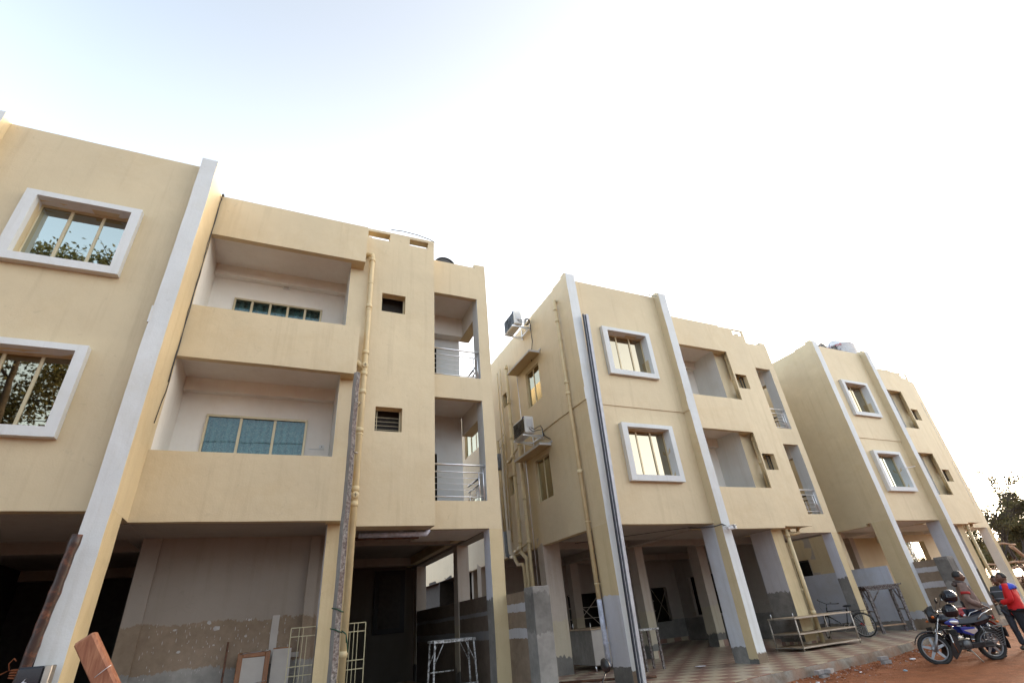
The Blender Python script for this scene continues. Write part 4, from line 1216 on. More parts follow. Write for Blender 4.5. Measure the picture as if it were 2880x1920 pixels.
# rough wooden table against the pale wall
t = thing('wooden_trestle', 'rough paint-stained wooden trestle table against the pale blue wall', 'table', b2(11.28, 1.84, .02), A2 - .38)
W_, D_, H_ = 1.2, .5, 1.36
for k in range(3):
    b = MB('old_board'); b.box(-.06, W_ + .08 - .05 * k, D_ / 3 * k, D_ / 3 * (k + 1) - .012, H_, H_ + .04); b.build('plank', t, wob=.006, sub=.25)
for yy in (.05, D_ - .12):
    b = MB('old_board'); b.box(0, W_, yy, yy + .05, H_ - .11, H_ - .003); b.build('apron', t, wob=.004, sub=.25)
for x in (.02, W_ - .10):
    for y in (.02, D_ - .10):
        b = MB('old_board'); b.bar((x + .04, y + .04, 0), (x + .04, y + .04, H_ - .1), .085, .07); b.build('leg', t, wob=.004, sub=.25)
    b = MB('old_board'); b.bar((x + .04, .05, .62), (x + .04, D_ - .05, .66), .07, .03); b.build('rail', t)
    b = MB('old_board'); b.bar((x + .04, .1, H_ - .5), (x + .04 , D_ - .2, H_ - .1), .05, .02); b.build('brace', t)
b = MB('old_board'); b.bar((.1, .02, H_ - .42), (.42, .02, H_ - .12), .05, .02); b.build('brace', t)
b = MB('log_wood'); b.bar((.05, D_ - .1, .20), (W_ - .05, D_ - .1, .20), .09, .04); b.build('rail', t)

# bricks, litter and stones on the soil
def brick(x, y, z, rz, label, mat='brick_grey', tilt=0):
    b = MB(mat); b.box(-.12, .12, -.055, .055, 0, .075); o = b.build('brick', None, bevel=.006, wob=.004, sub=.06)
    o.location = b2(x, y, z); o.rotation_euler = (tilt, 0, rz); tag(o, label, 'brick', 'grey bricks lying on the red soil')
gz = GZ - O2[2]
brick(3.72, -1.55, gz + .02, .12, 'lower grey brick of the nearer pair at the kerb'); brick(3.66, -1.53, gz + .10, .05, 'left half brick on top of the nearer pair at the kerb')
brick(3.86, -1.60, gz + .105, .35, 'right half brick tilted on the nearer pair at the kerb', tilt=.1)
brick(6.22, -1.30, gz + .02, -.05, 'lower grey brick of the farther pair by the kerb'); brick(6.18, -1.28, gz + .10, -.12, 'upper grey brick of the farther pair by the kerb')
def litter(name, mat, px, py, s, label, fl=.3):
    d = pix(px, py, 1) - CAMP; k = (GZ + .03 - CAMP.z) / d.z; p = CAMP + d * k
    rnd = random.Random(int(px))
    b = MB(mat); b.blob((0, 0, 0), s, s * .6, s * fl, 0, 10, fn=lambda u, q: q * (1 + .5 * noise.noise(u * 2.2 + Vector((px, 0, 0))))); o = b.build(name); o.location = p; o.rotation_euler[2] = rnd.random() * 3
    tag(o, label, 'litter')
litter('plastic_bag', 'litter_pink', 2572, 1826, .12, 'crumpled pink and white plastic bag below the kerb', .55)
litter('plastic_bag', 'litter_white', 2567, 1852, .07, 'white crumpled wrapper left of the front motorcycle wheel')
litter('paper_scrap', 'litter_white', 2376, 1886, .07, 'long white paper scrap near the kerb', .12)
litter('paper_scrap', 'litter_white', 2421, 1889, .04, 'small white paper scrap right of the long one', .3)
litter('plastic_bag', 'litter_blue', 2546, 1884, .06, 'blue grey wrapper pressed into the red soil')
litter('paper_scrap', 'litter_white', 2300, 1918, .05, 'white scrap at the bottom edge of the picture')
b = MB('red_soil', 'brick_grey', 'brick_red'); rnd = random.Random(5)
for k in range(2300):
    u = rnd.random(); x = 13 + rnd.random() * 13
    dy = -abs(rnd.gauss(0, .75)) - .04
    y = kerb_y(x) + dy; s = rnd.choice((.007, .010, .010, .014, .020)) * (1.35 if dy > -.6 else .8)
    z = GZ + .045 * math.exp(-(dy / .45) ** 2) + noise.noise((x * .5, y * .5, 0)) * .03 + noise.noise((x * 2.3, y * 2.3, 3)) * .014 + s * .15
    q = [Vector(v) * s * rnd.uniform(.6, 1.35) for v in ((1, .1, 0), (.3, .95, .1), (-.8, .6, 0), (-.9, -.5, .1), (.1, -1, 0), (.55, .3, .6), (-.4, .25, .65), (-.1, -.5, .55))]
    b.add([(x + v.x, y + v.y, z + v.z) for v in q], [(0, 1, 5), (1, 2, 6, 5), (2, 3, 6), (3, 4, 7), (6, 3, 7), (4, 0, 7), (0, 5, 7), (5, 6, 7)], rnd.choice((0, 0, 0, 0, 0, 1, 2)), True)
tag(b.build('rubble'), 'loose clods and gravel along the kerb', kind='stuff')
# ------------------------------------------------------------------ two-wheelers
def xf(b, M):
    if M is not None: b.v = [tuple(M @ Vector(v)) for v in b.v]
    return b
def motorcycle(label, loc, rz, paint='bike_black', accent='bike_blue', steer=-30, lean=4, group=None, sari=True):
    t = thing('motorcycle', label, 'motorcycle', loc, rz, group)
    L = Matrix.Rotation(R(-lean), 4, 'X')
    hd = Vector((.34, 0, .86)); axis = Vector((-.47, 0, .88)).normalized()
    S = L @ Matrix.Translation(hd) @ Matrix.Rotation(R(steer), 4, axis) @ Matrix.Translation(-hd)
    def P(b, name, M=L, parent=t, **k): return xf(b, M).build(name, parent, **k)
    def wheel(x, M, w):
        b = MB('hub_alloy'); b.ring((x, 0, .30), (0, 1, 0), .225, (.014, .038), 40, 8)
        for k in range(5):
            a = 2 * math.pi * k / 5 + .3; c, s = math.cos(a), math.sin(a)
            for q in (-.018, .018): b.bar((x + c * .03 - s * q, 0, .30 + s * .03 + c * q), (x + c * .215 - s * q * .5, 0, .30 + s * .215 + c * q * .5), .026, .014, up=(0, 1, 0))
        b.lathe((x, -.05, .30), [(0, 0), (.05, .0), (.062, .02), (.062, .08), (.05, .1), (0, .1)], 18, (0, 1, 0))
        o = P(b, 'wheel', M)
        b = MB('black_rubber'); b.ring((x, 0, .30), (0, 1, 0), .27, (.036, w), 44, 10)
        for k in range(44):
            a = 2 * math.pi * k / 44; c, s = math.cos(a), math.sin(a)
            b.bar((x + c * .304, -w * .6, .30 + s * .304), (x + c * .304, w * .6, .30 + s * .304), .016, .006, up=(c, 0, s))
        P(b, 'tyre', M, o)
    wheel(.64, S, .042); wheel(-.60, L, .050)
    # fork, mudguard, lamp, bars
    b = MB('chrome'); 
    for y in (-.10, .10): b.tube([(.64, y, .30), (.34, y, .86)], .016, 8); 
    P(b, 'fork_tube', S)
    b = MB('hub_alloy')
    for y in (-.10, .10): b.tube([(.645, y, .27), (.50, y, .56)], .026, 10)
    P(b, 'fork_slider', S)
    b = MB(paint); n = 14; vs = []
    for i in range(n + 1):
        a = R(12 + 140 * i / n); r = .345
        for k in range(5):
            q = (k - 2) / 2; vs.append((.64 - r * math.cos(a + R(10)) * 1.0, q * .065, .30 + (r - .028 * q * q) * math.sin(a + R(10))))
    b.add(vs, [(i * 5 + k, i * 5 + k + 1, i * 5 + k + 6, i * 5 + k + 5) for i in range(n) for k in range(4)], 0, True); o = P(b, 'front_mudguard', S)
    md = o.modifiers.new('s', 'SOLIDIFY'); md.thickness = .008
    b = MB('black_plastic'); b.blob((.50, 0, .93), .13, .125, .15, 0, 16, fn=lambda u, q: Vector((min(q.x, .07), q.y, q.z))); b.prism([(.40, .98), (.56, .98), (.50, 1.10), (.40, 1.12)], -.10, .10); P(b, 'headlight_cowl', S @ Matrix.Translation((-.06, 0, 0)), bevel=.01)
    b = MB('white_metal'); b.lathe((.565, 0, .92), [(0, .012), (.06, .006), (.085, 0)], 20, (1, 0, 0)); P(b, 'headlight', S @ Matrix.Translation((-.06, 0, 0)))
    for y in (-1, 1):
        b = MB('lamp_orange'); b.blob((.50, y * .20, .88), .03, .045, .028); b.tube([(.46, y * .10, .89), (.49, y * .17, .88)], .01, 6); P(b, 'turn_signal', S @ Matrix.Translation((-.06, 0, 0)))
        b = MB('black_plastic', 'chrome'); b.tube([(.30, y * .26, 1.03), (.27, y * .28, 1.12), (.20, y * .31, 1.22)], .006, 6)
        b.blob((.195, y * .33, 1.25), .022, .075, .052, 0, 14); 
        b.lathe((.175, y * .33, 1.25), [(0, 0), (.045, 0)], 18, (-1, 0, 0), 1); P(b, 'mirror', S @ Matrix.Translation((-.06, 0, 0)))
    b = MB('steel_dull'); b.tube([(.24, -.36, .99), (.30, -.28, 1.03), (.37, -.14, 1.01), (.40, -.06, .95), (.40, .06, .95), (.37, .14, 1.01), (.30, .28, 1.03), (.24, .36, .99)], .012, 8); P(b, 'handlebar', S @ Matrix.Translation((-.06, 0, 0)))
    for y in (-1, 1):
        b = MB('black_rubber'); b.tube([(.25, y * .34, 1.0), (.20, y * .42, .97)], .018, 8); P(b, 'grip', S @ Matrix.Translation((-.06, 0, 0)))
        b = MB('steel'); b.tube([(.31, y * .25, 1.03), (.33, y * .32, 1.0), (.28, y * .40, .965)], .006, 6); P(b, 'lever', S @ Matrix.Translation((-.06, 0, 0)))
    b = MB('bike_black'); b.blob((.38, 0, .99), .06, .09, .035, 0, 14); b.tube([(.48, .05, .85), (.50, .12, .70), (.60, .1, .45)], .006, 6); b.tube([(.36, .12, .98), (.46, .17, .85), (.40, .1, .7)], .006, 6); P(b, 'instruments', S @ Matrix.Translation((-.06, 0, 0)))
    # frame, tank, seat
    b = MB('bike_black'); b.tube([(.38, 0, .86), (.30, 0, .62), (.22, 0, .34), (.0, 0, .27), (-.16, 0, .34)], .020, 8); b.tube([(.38, 0, .84), (.0, 0, .72), (-.45, 0, .70), (-.70, 0, .74)], .022, 8)
    for y in (-.10, .10): b.tube([(-.14, y, .36), (-.60, y, .30)], .02, 8); b.tube([(-.14, y * .8, .36), (-.2, y * .8, .70)], .016, 8)
    P(b, 'frame')
    def tank(u, q):
        k = (u.x + 1) / 2
        return Vector((q.x, q.y * (.62 + .45 * k), q.z * (1.0 if u.z > 0 else .75) + .045 * k))
    b = MB(paint); b.blob((.14, 0, .80), .27, .155, .135, 0, 24, fn=tank); P(b, 'fuel_tank')
    for y in (-1, 1):
        b = MB(accent); b.blob((.12, y * .105, .79), .17, .045, .07, 0, 18); P(b, 'tank_stripe')
        b = MB('bike_silver'); b.blob((.10, y * .118, .785), .125, .040, .048, 0, 18, fn=lambda u, q: Vector((q.x, q.y, q.z + .015 * u.x))); P(b, 'tank_badge')
        b = MB(accent); b.prism([(.0, .68), (-.32, .66), (-.38, .58), (-.22, .50), (-.04, .56)], y * .105 - .014, y * .105 + .014); P(b, 'side_panel', bevel=.01)
        b = MB('bike_silver'); b.prism([(-.05, .62), (-.33, .63), (-.35, .58), (-.24, .53)], y * .122 - .006, y * .122 + .006); P(b, 'panel_stripe')
    b = MB('chrome'); b.lathe((.16, 0, .925), [(0, .02), (.035, .018), (.04, 0)], 16); P(b, 'fuel_cap')
    sm = MB('seat_vinyl'); n = 16; vs = []
    prof = []
    for i in range(n + 1):
        x = .0 - .72 * i / n; w = .075 + .06 * math.sin(min(1, i / n * 1.6) * math.pi / 2) - (.03 * max(0, (i / n - .8) / .2)); z = .835 - .018 * math.sin(i / n * math.pi * 1.2) + .05 * (i / n) ** 1.5
        for k in range(8):
            a = math.pi * k / 7; prof.append((x, w * math.cos(a), z - .09 + .105 * math.sin(a) ** .6))
    sm.add(prof, [(i * 8 + k, i * 8 + k + 1, (i + 1) * 8 + k + 1, (i + 1) * 8 + k) for i in range(n) for k in range(7)] + [tuple(range(8)), tuple(n * 8 + k for k in reversed(range(8)))], 0, True); P(sm, 'seat')
    b = MB(paint, accent); b.prism([(-.38, .76), (-.80, .86), (-.84, .81), (-.60, .68), (-.38, .66)], -.095, .095); P(b, 'tail_panel', bevel=.02)
    b = MB('lamp_red'); b.box(-.87, -.82, -.07, .07, .77, .84); P(b, 'tail_light', bevel=.01)
    for y in (-1, 1): b = MB('lamp_orange'); b.blob((-.82, y * .16, .73), .03, .04, .025); b.tube([(-.80, y * .06, .74), (-.82, y * .14, .73)], .008, 6); P(b, 'turn_signal')
    b = MB('chrome'); 
    for y in (-.145, .145): b.tube([(-.44, y, .80), (-.56, y * 1.1, .90), (-.82, y * .9, .96)], .013, 8)
    b.tube([(-.82, -.13, .96), (-.86, -.10, .965), (-.86, .10, .965), (-.82, .13, .96)], .013, 8); P(b, 'grab_rail')
    b = MB('black_plastic'); vs = []; n = 10
    for i in range(n + 1):
        a = R(30 + 95 * i / n)
        for k in range(5): q = (k - 2) / 2; vs.append((-.60 - .35 * math.sin(a - R(30) + .2), q * .075, .30 + (.36 - .02 * q * q) * math.cos(a - R(30) + .2)))
    b.add(vs, [(i * 5 + k, i * 5 + k + 1, i * 5 + k + 6, i * 5 + k + 5) for i in range(n) for k in range(4)], 0, True); b.box(-1.0, -.97, -.09, .09, .42, .60); o = P(b, 'rear_mudguard'); md = o.modifiers.new('s', 'SOLIDIFY'); md.thickness = .008
    # engine
    b = MB('engine', 'engine_cover'); b.box(-.12, .22, -.12, .12, .26, .44, 0); b.lathe((-.02, .10, .34), [(0, .045), (.08, .04), (.095, .02), (.095, -.02)], 20, (0, 1, 0), 1); b.lathe((.14, .10, .35), [(0, .03), (.045, .028), (.055, 0)], 16, (0, 1, 0), 0)
    for k in range(7): b.box(.06, .24, -.09, .09, .46 + k * .026, .472 + k * .026, 0)
    b.box(.09, .21, -.065, .065, .44, .64, 0); P(b, 'engine', bevel=.006)
    b = MB('chrome'); b.tube([(.24, -.06, .52), (.33, -.09, .42), (.28, -.13, .28), (0, -.15, .24), (-.25, -.17, .27)], .02, 8); b.tube([(-.22, -.17, .27), (-.78, -.19, .36)], .045, 12); P(b, 'exhaust')
    b = MB('black_plastic'); b.box(-.58, -.10, .125, .145, .27, .37); P(b, 'chain_cover', bevel=.012)
    for y in (-.15, .15):
        b = MB('chrome'); 
        b.tube([(-.56, y, .34), (-.44, y * .9, .68)], .010, 6)
        for k in range(9): q = Vector((-.55, y, .37)).lerp(Vector((-.455, y * .92, .64)), k / 8); b.ring(q, (.12, 0, .33), .026, .005, 14, 5)
        P(b, 'shock_absorber')
    b = MB('chrome'); b.tube([(.28, .10, .60), (.36, .24, .56), (.38, .28, .42), (.34, .26, .26), (.22, .12, .22)], .012, 8); b.tube([(.28, -.10, .60), (.36, -.24, .56), (.38, -.28, .42), (.34, -.26, .26), (.22, -.12, .22)], .012, 8); P(b, 'crash_guard')
    b = MB('black_plastic'); b.prism([(.30, .56), (.42, .20), (.36, .10), (.20, .24), (.18, .5)], -.16, -.14); b.prism([(.30, .56), (.42, .20), (.36, .10), (.20, .24), (.18, .5)], .14, .16); P(b, 'leg_shield')
    if sari:
        b = MB('engine_cover'); 
        for k in range(8): b.tube([(-.45 + .02 * k, .20, .62 - .042 * k), (-.62, .25, .60 - .042 * k), (-.82 + .008 * k, .22, .64 - .042 * k)], .0045, 5)
        b.tube([(-.44, .20, .63), (-.30, .21, .30), (-.74, .22, .30), (-.83, .22, .66)], .010, 6); b.tube([(-.44, .21, .64), (-.84, .22, .67)], .012, 6); P(b, 'sari_guard')
    b = MB('steel_dull'); b.tube([(-.02, .12, .27), (-.12, .24, .02)], .012, 6); b.box(-.16, -.08, .20, .27, 0.0, .012)
    b.tube([(.05, .13, .26), (.08, .24, .25)], .012, 6); P(b, 'side_stand')
    b = MB('black_rubber'); b.tube([(.08, .17, .25), (.08, .27, .25)], .016, 8); b.tube([(.08, -.17, .25), (.08, -.27, .25)], .016, 8); P(b, 'footpeg')
    return t, S
fr, re = b2(6.55, -2.35), b2(7.56, -2.86)
mid = (fr + re) / 2; hdg = math.atan2((fr - re).y, (fr - re).x)
MC1, S1 = motorcycle('black motorcycle with blue and silver stripes parked on the red soil', (mid.x, mid.y, GZ), hdg, steer=-26)
Mw = Matrix.Translation((mid.x, mid.y, GZ)) @ Matrix.Rotation(hdg, 4, 'Z') @ S1
def helmet(p, rz, label, s=1.0, tilt=0):
    t = thing('helmet', label, 'helmet', p, rz, 'black helmets hanging on the motorcycle mirrors')
    T_ = Matrix.Rotation(tilt, 4, 'X')
    def f(u, q):
        q = Vector((q.x * (1.05 if u.x > 0 else 1.0), q.y, q.z))
        if u.z < -.72: q.z = -.105 * s
        return q
    b = MB('bike_black'); b.blob((0, 0, 0), .145 * s, .125 * s, .145 * s, 0, 26, fn=f); xf(b, T_).build('shell', t)
    b = MB('bike_black'); vs = []
    for i in range(9):
        a = R(-65 + 130 * i / 8)
        for k in range(4): e = R(-22 + 14 * k); vs.append((.156 * s * math.cos(a) * math.cos(e), .136 * s * math.sin(a) * math.cos(e), .152 * s * math.sin(e)))
    b.add(vs, [(i * 4 + k, i * 4 + 4 + k, i * 4 + 5 + k, i * 4 + k + 1) for i in range(8) for k in range(3)], 0, True); xf(b, T_).build('visor', t)
    b = MB('chrome'); b.tube([(0, -.122 * s, -.03), (.03, -.127 * s, .08 * s), (0, -.08, .128 * s)], .004, 5); xf(b, T_).build('trim', t)
helmet(pix(2560 + .20408 * 535, 1560 + .20408 * 572, 10.65), 2.2, 'upper black helmet on the far mirror of the blue striped motorcycle', .98, .25)
helmet(pix(2560 + .20408 * 552, 1560 + .20408 * 775, 10.55), 2.6, 'lower black helmet on the handlebar of the blue striped motorcycle', .98, -.1)
_p = pix(2560 + .20408 * 930, 1560 + .20408 * 900, 12.1)
motorcycle('red motorcycle parked behind the black and blue one', (_p.x + .45, _p.y + .55, GZ), hdg + math.pi + .12, 'bike_red', 'bike_red', steer=14, sari=False)
# motorcycle in the near foreground: only a mirror and a piece of handlebar reach into the picture
_d = pix(1580 + .24242 * 505, 1540 + .24242 * 1360, 4.2)
rzn = 3.1
Ln = Matrix.Rotation(rzn, 4, 'Z') @ Matrix.Rotation(R(-13), 4, 'X')
off = Ln @ Vector((.135, -.33, 1.25))
motorcycle('nearest motorcycle, of which only a black mirror shows at the bottom edge', (_d.x - off.x, _d.y - off.y, _d.z - off.z), rzn, steer=0, lean=13, sari=False)

# bicycle beside the corner pillar
def bicycle():
    t = thing('bicycle', 'black bicycle with a rear carrier parked at the foot of the corner pillar', 'bicycle', b2(10.20, 2.30, .0), math.atan2(1.1, -.36) + A2)
    L = Matrix.Rotation(R(4), 4, 'X')
    hd_ = Vector((.42, 0, .76)); S = L @ Matrix.Translation(hd_) @ Matrix.Rotation(R(-58), 4, Vector((-.26, 0, .96)).normalized()) @ Matrix.Translation(-hd_)
    def P(b, name, M=L, parent=t, **k): return xf(b, M).build(name, parent, **k)
    r = .345
    for x, M in ((.56, S), (-.56, L)):
        b = MB('black_rubber'); b.ring((x, 0, r), (0, 1, 0), r - .02, .02, 40, 8); o = P(b, 'wheel', M)
        b = MB('steel_dull'); b.ring((x, 0, r), (0, 1, 0), r - .045, (.008, .014), 40, 6)
        b.lathe((x, -.04, r), [(0, 0), (.03, 0), (.02, .02), (.02, .06), (.03, .08), (0, .08)], 12, (0, 1, 0)); P(b, 'rim', M, o)
        b = MB('steel')
        for k in range(24):
            a = 2 * math.pi * k / 24; s = .03 * (1 if k % 2 else -1); b.tube([(x + .025 * math.cos(a + .8 * (1 if k % 4 < 2 else -1)), s, r + .025 * math.sin(a + .8 * (1 if k % 4 < 2 else -1))), (x + (r - .05) * math.cos(a), 0, r + (r - .05) * math.sin(a))], .0022, 4, cap=False)
        P(b, 'spokes', M, o)
        b = MB('bike_black'); n = 10; vs = []
        for i in range(n + 1):
            a = R(20 + 130 * i / n) if x < 0 else R(30 + 100 * i / n)
            for q in (-.028, 0, .028): vs.append((x + (r + .02 - abs(q) * .3) * math.cos(a) * (-1 if x < 0 else 1) * (1), q, r + (r + .02 - abs(q) * .3) * math.sin(a)))
        b.add(vs, [(i * 3 + k, i * 3 + k + 1, i * 3 + k + 4, i * 3 + k + 3) for i in range(n) for k in range(2)], 0, True); P(b, 'mudguard', M)
    b = MB('bike_black'); hd = (.40, 0, .84); st = (-.20, 0, .80); bb = (-.06, 0, .30)
    b.tube([(.41, 0, .78), st], .015, 8); b.tube([(.44, 0, .66), bb], .016, 8); b.tube([st, bb], .015, 8); b.tube([(.385, 0, .90), (.455, 0, .62)], .02, 8)
    for y in (-.045, .045): b.tube([(-.56, y, r), bb], .009, 6); b.tube([(-.56, y, r), (-.2, y * .4, .78)], .008, 6)
    P(b, 'frame')
    b = MB('bike_black')
    for y in (-.045, .045): b.tube([(.44, y, .66), (.56, y, r)], .011, 6)
    P(b, 'fork', S)
    b = MB('bike_black', 'chrome'); b.tube([(.385, 0, .88), (.36, 0, 1.0), (.38, -.10, 1.03), (.30, -.24, 1.04), (.16, -.30, 1.03)], .011, 8); b.tube([(.36, 0, 1.0), (.38, .10, 1.03), (.30, .24, 1.04), (.16, .30, 1.03)], .011, 8)
    b.tube([(.22, -.28, 1.035), (.12, -.31, 1.03)], .017, 8); b.tube([(.22, .28, 1.035), (.12, .31, 1.03)], .017, 8); b.blob((.33, -.12, 1.06), .022, .022, .018, 1); b.tube([(.33, .2, 1.03), (.42, .22, .90), (.45, .05, .7)], .004, 5); P(b, 'handlebar', S)
    b = MB('seat_vinyl'); b.blob((-.25, 0, .90), .14, .08, .035, 0, 14, fn=lambda u, q: Vector((q.x, q.y * (1.0 if u.x < 0 else .45), q.z))); b.tube([(-.21, 0, .78), (-.23, 0, .88)], .012, 6); P(b, 'saddle')
    b = MB('bike_black')
    for y in (-.06, 0, .06): b.tube([(-.28, y, .74), (-.76, y, .75)], .006, 6)
    b.tube([(-.28, -.06, .74), (-.28, .06, .74)], .006, 6); b.tube([(-.76, -.06, .75), (-.76, .06, .75)], .006, 6)
    for y in (-.06, .06): b.tube([(-.56, y * .8, r), (-.66, y, .745)], .005, 5); b.tube([(-.56, y * .8, r), (-.56, y, .745)], .005, 5)
    P(b, 'carrier')
    b = MB('steel_dull'); b.ring((-.06, .05, .30), (0, 1, 0), .085, .006, 20, 5); b.tube([(-.06, .06, .30), (.04, .07, .18)], .009, 6); b.tube([(-.06, -.06, .30), (-.16, -.07, .42)], .009, 6); b.box(.01, .08, .07, .14, .17, .19); b.box(-.2, -.12, -.15, -.07, .41, .43); P(b, 'pedals')
    b = MB('lamp_red'); b.ring((-.56, .05, r), (0, 1, 0), .03, .006, 12, 5); b.blob((-.50, .06, r + .03), .03, .012, .02); P(b, 'rear_reflector')
bicycle()

# ------------------------------------------------------------------ people
def skinned(name, nodes, edges, mat, parent, sub=2):
    """nodes {key: (pos, rx, ry)}; the body grows as one surface round the joints"""
    keys = list(nodes); ix = {k: i for i, k in enumerate(keys)}
    me = bpy.data.meshes.new(name); me.from_pydata([nodes[k][0] for k in keys], [(ix[a], ix[b]) for a, b in edges], [])
    o = bpy.data.objects.new(name, me); COL.objects.link(o)
    o.modifiers.new('skin', 'SKIN')
    sv = me.skin_vertices[0].data
    for k, i in ix.items():
        sv[i].radius = (nodes[k][1], nodes[k][2]); sv[i].use_root = (i == 0)
    m_ = o.modifiers.new('sub', 'SUBSURF'); m_.levels = sub; m_.render_levels = sub
    dg = bpy.context.evaluated_depsgraph_get(); dg.update()
    me2 = bpy.data.meshes.new_from_object(o.evaluated_get(dg)); bpy.data.objects.remove(o)
    me2.materials.clear(); me2.materials.append(MATS[mat])
    for p in me2.polygons: p.use_smooth = True; p.material_index = 0
    me2.name = name
    r = bpy.data.objects.new(name, me2); return link(r, parent)

def head(t, c, yaw, pitch=0, s=1.0, mous=True):
    M = Matrix.Translation(c) @ Matrix.Rotation(yaw, 4, 'Z') @ Matrix.Rotation(pitch, 4, 'Y')
    def f(u, q):
        # face towards +x
        g = lambda p, w: math.exp(-((u - Vector(p).normalized()).length / w) ** 2)
        q = Vector(q)
        if u.z < 0: q.y *= 1 - .28 * (-u.z) ** 1.2; q.x *= 1 - .10 * (-u.z)
        d = Vector(u)
        q += Vector((.030, 0, -.004)) * g((1, 0, -.12), .17)          # nose
        q += Vector((.012, 0, 0)) * g((1, 0, -.62), .22)              # chin
        q += Vector((.010, 0, 0)) * g((1, 0, -.38), .16)              # lips
        q += Vector((.007, 0, 0)) * g((1, 0, .25), .3)                # brow
        for y in (-.38, .38): q -= Vector((.010, 0, 0)) * g((1, y, .08), .16)
        return q
    b = MB('skin'); b.blob((0, 0, 0), .098 * s, .078 * s, .122 * s, 0, 36, fn=f)
    for y in (-1, 1): b.blob((-.005, y * .078 * s, -.005), .020, .010, .032, 0, 10)
    xf(b, M).build('head', t)
    b = MB('hair')
    def h(u, q):
        q = Vector(q) * (1 + .03 * noise.noise(u * 9))
        if u.x > .35 and u.z < .62: q = Vector((q.x * .55, q.y * .7, q.z * .7))
        if u.z < -.25: q = q * .6
        return q
    b.blob((-.012, 0, .018), .107 * s, .088 * s, .122 * s, 0, 28, fn=h); xf(b, M).build('hair', t)
    b = MB('eye_white', 'hair')
    for y in (-1, 1):
        b.blob((.083 * s, y * .030, .010), .008, .011, .005, 0, 10); b.blob((.088 * s, y * .030, .010), .005, .006, .005, 1, 8)
        b.tube([(.090 * s, y * .016, .030), (.088 * s, y * .045, .030)], .004, 5, 1)
    xf(b, M).build('eyes', t)
    if mous: b = MB('hair'); b.blob((.102 * s, 0, -.044), .008, .026, .007, 0, 10); xf(b, M).build('moustache', t)

def hand(t, wrist, d, side, up=(0, 0, 1), curl=.5):
    """palm, four unequal bent fingers and a thumb, as one skinned chain set"""
    w = Vector(wrist); d = Vector(d).normalized(); s = d.cross(Vector(up)).normalized() * side; n = s.cross(d) * side
    nodes = {'w': (w, .022, .018), 'p': (w + d * .045, .030, .016), 'q': (w + d * .075, .030, .014)}
    edges = [('w', 'p'), ('p', 'q')]
    for i, (o, L) in enumerate(((-.030, .060), (-.010, .072), (.010, .067), (.028, .052))):
        a = w + d * .085 + s * o
        c1 = a + (d * math.cos(curl * .6) - n * math.sin(curl * .6)) * L * .5
        c2 = c1 + (d * math.cos(curl * 1.5) - n * math.sin(curl * 1.5)) * L * .45
        nodes['f%d' % i] = (a, .0095, .009); nodes['g%d' % i] = (c1, .0085, .008); nodes['h%d' % i] = (c2, .007, .007)
        edges += [('q', 'f%d' % i), ('f%d' % i, 'g%d' % i), ('g%d' % i, 'h%d' % i)]
    a = w + d * .03 - s * .03; nodes['t0'] = (a, .012, .011); nodes['t1'] = (a + d * .03 - s * .02 - n * .01, .010, .010); nodes['t2'] = (a + d * .055 - s * .02 - n * .02, .008, .008)
    edges += [('p', 't0'), ('t0', 't1'), ('t1', 't2')]
    return nodes, edges

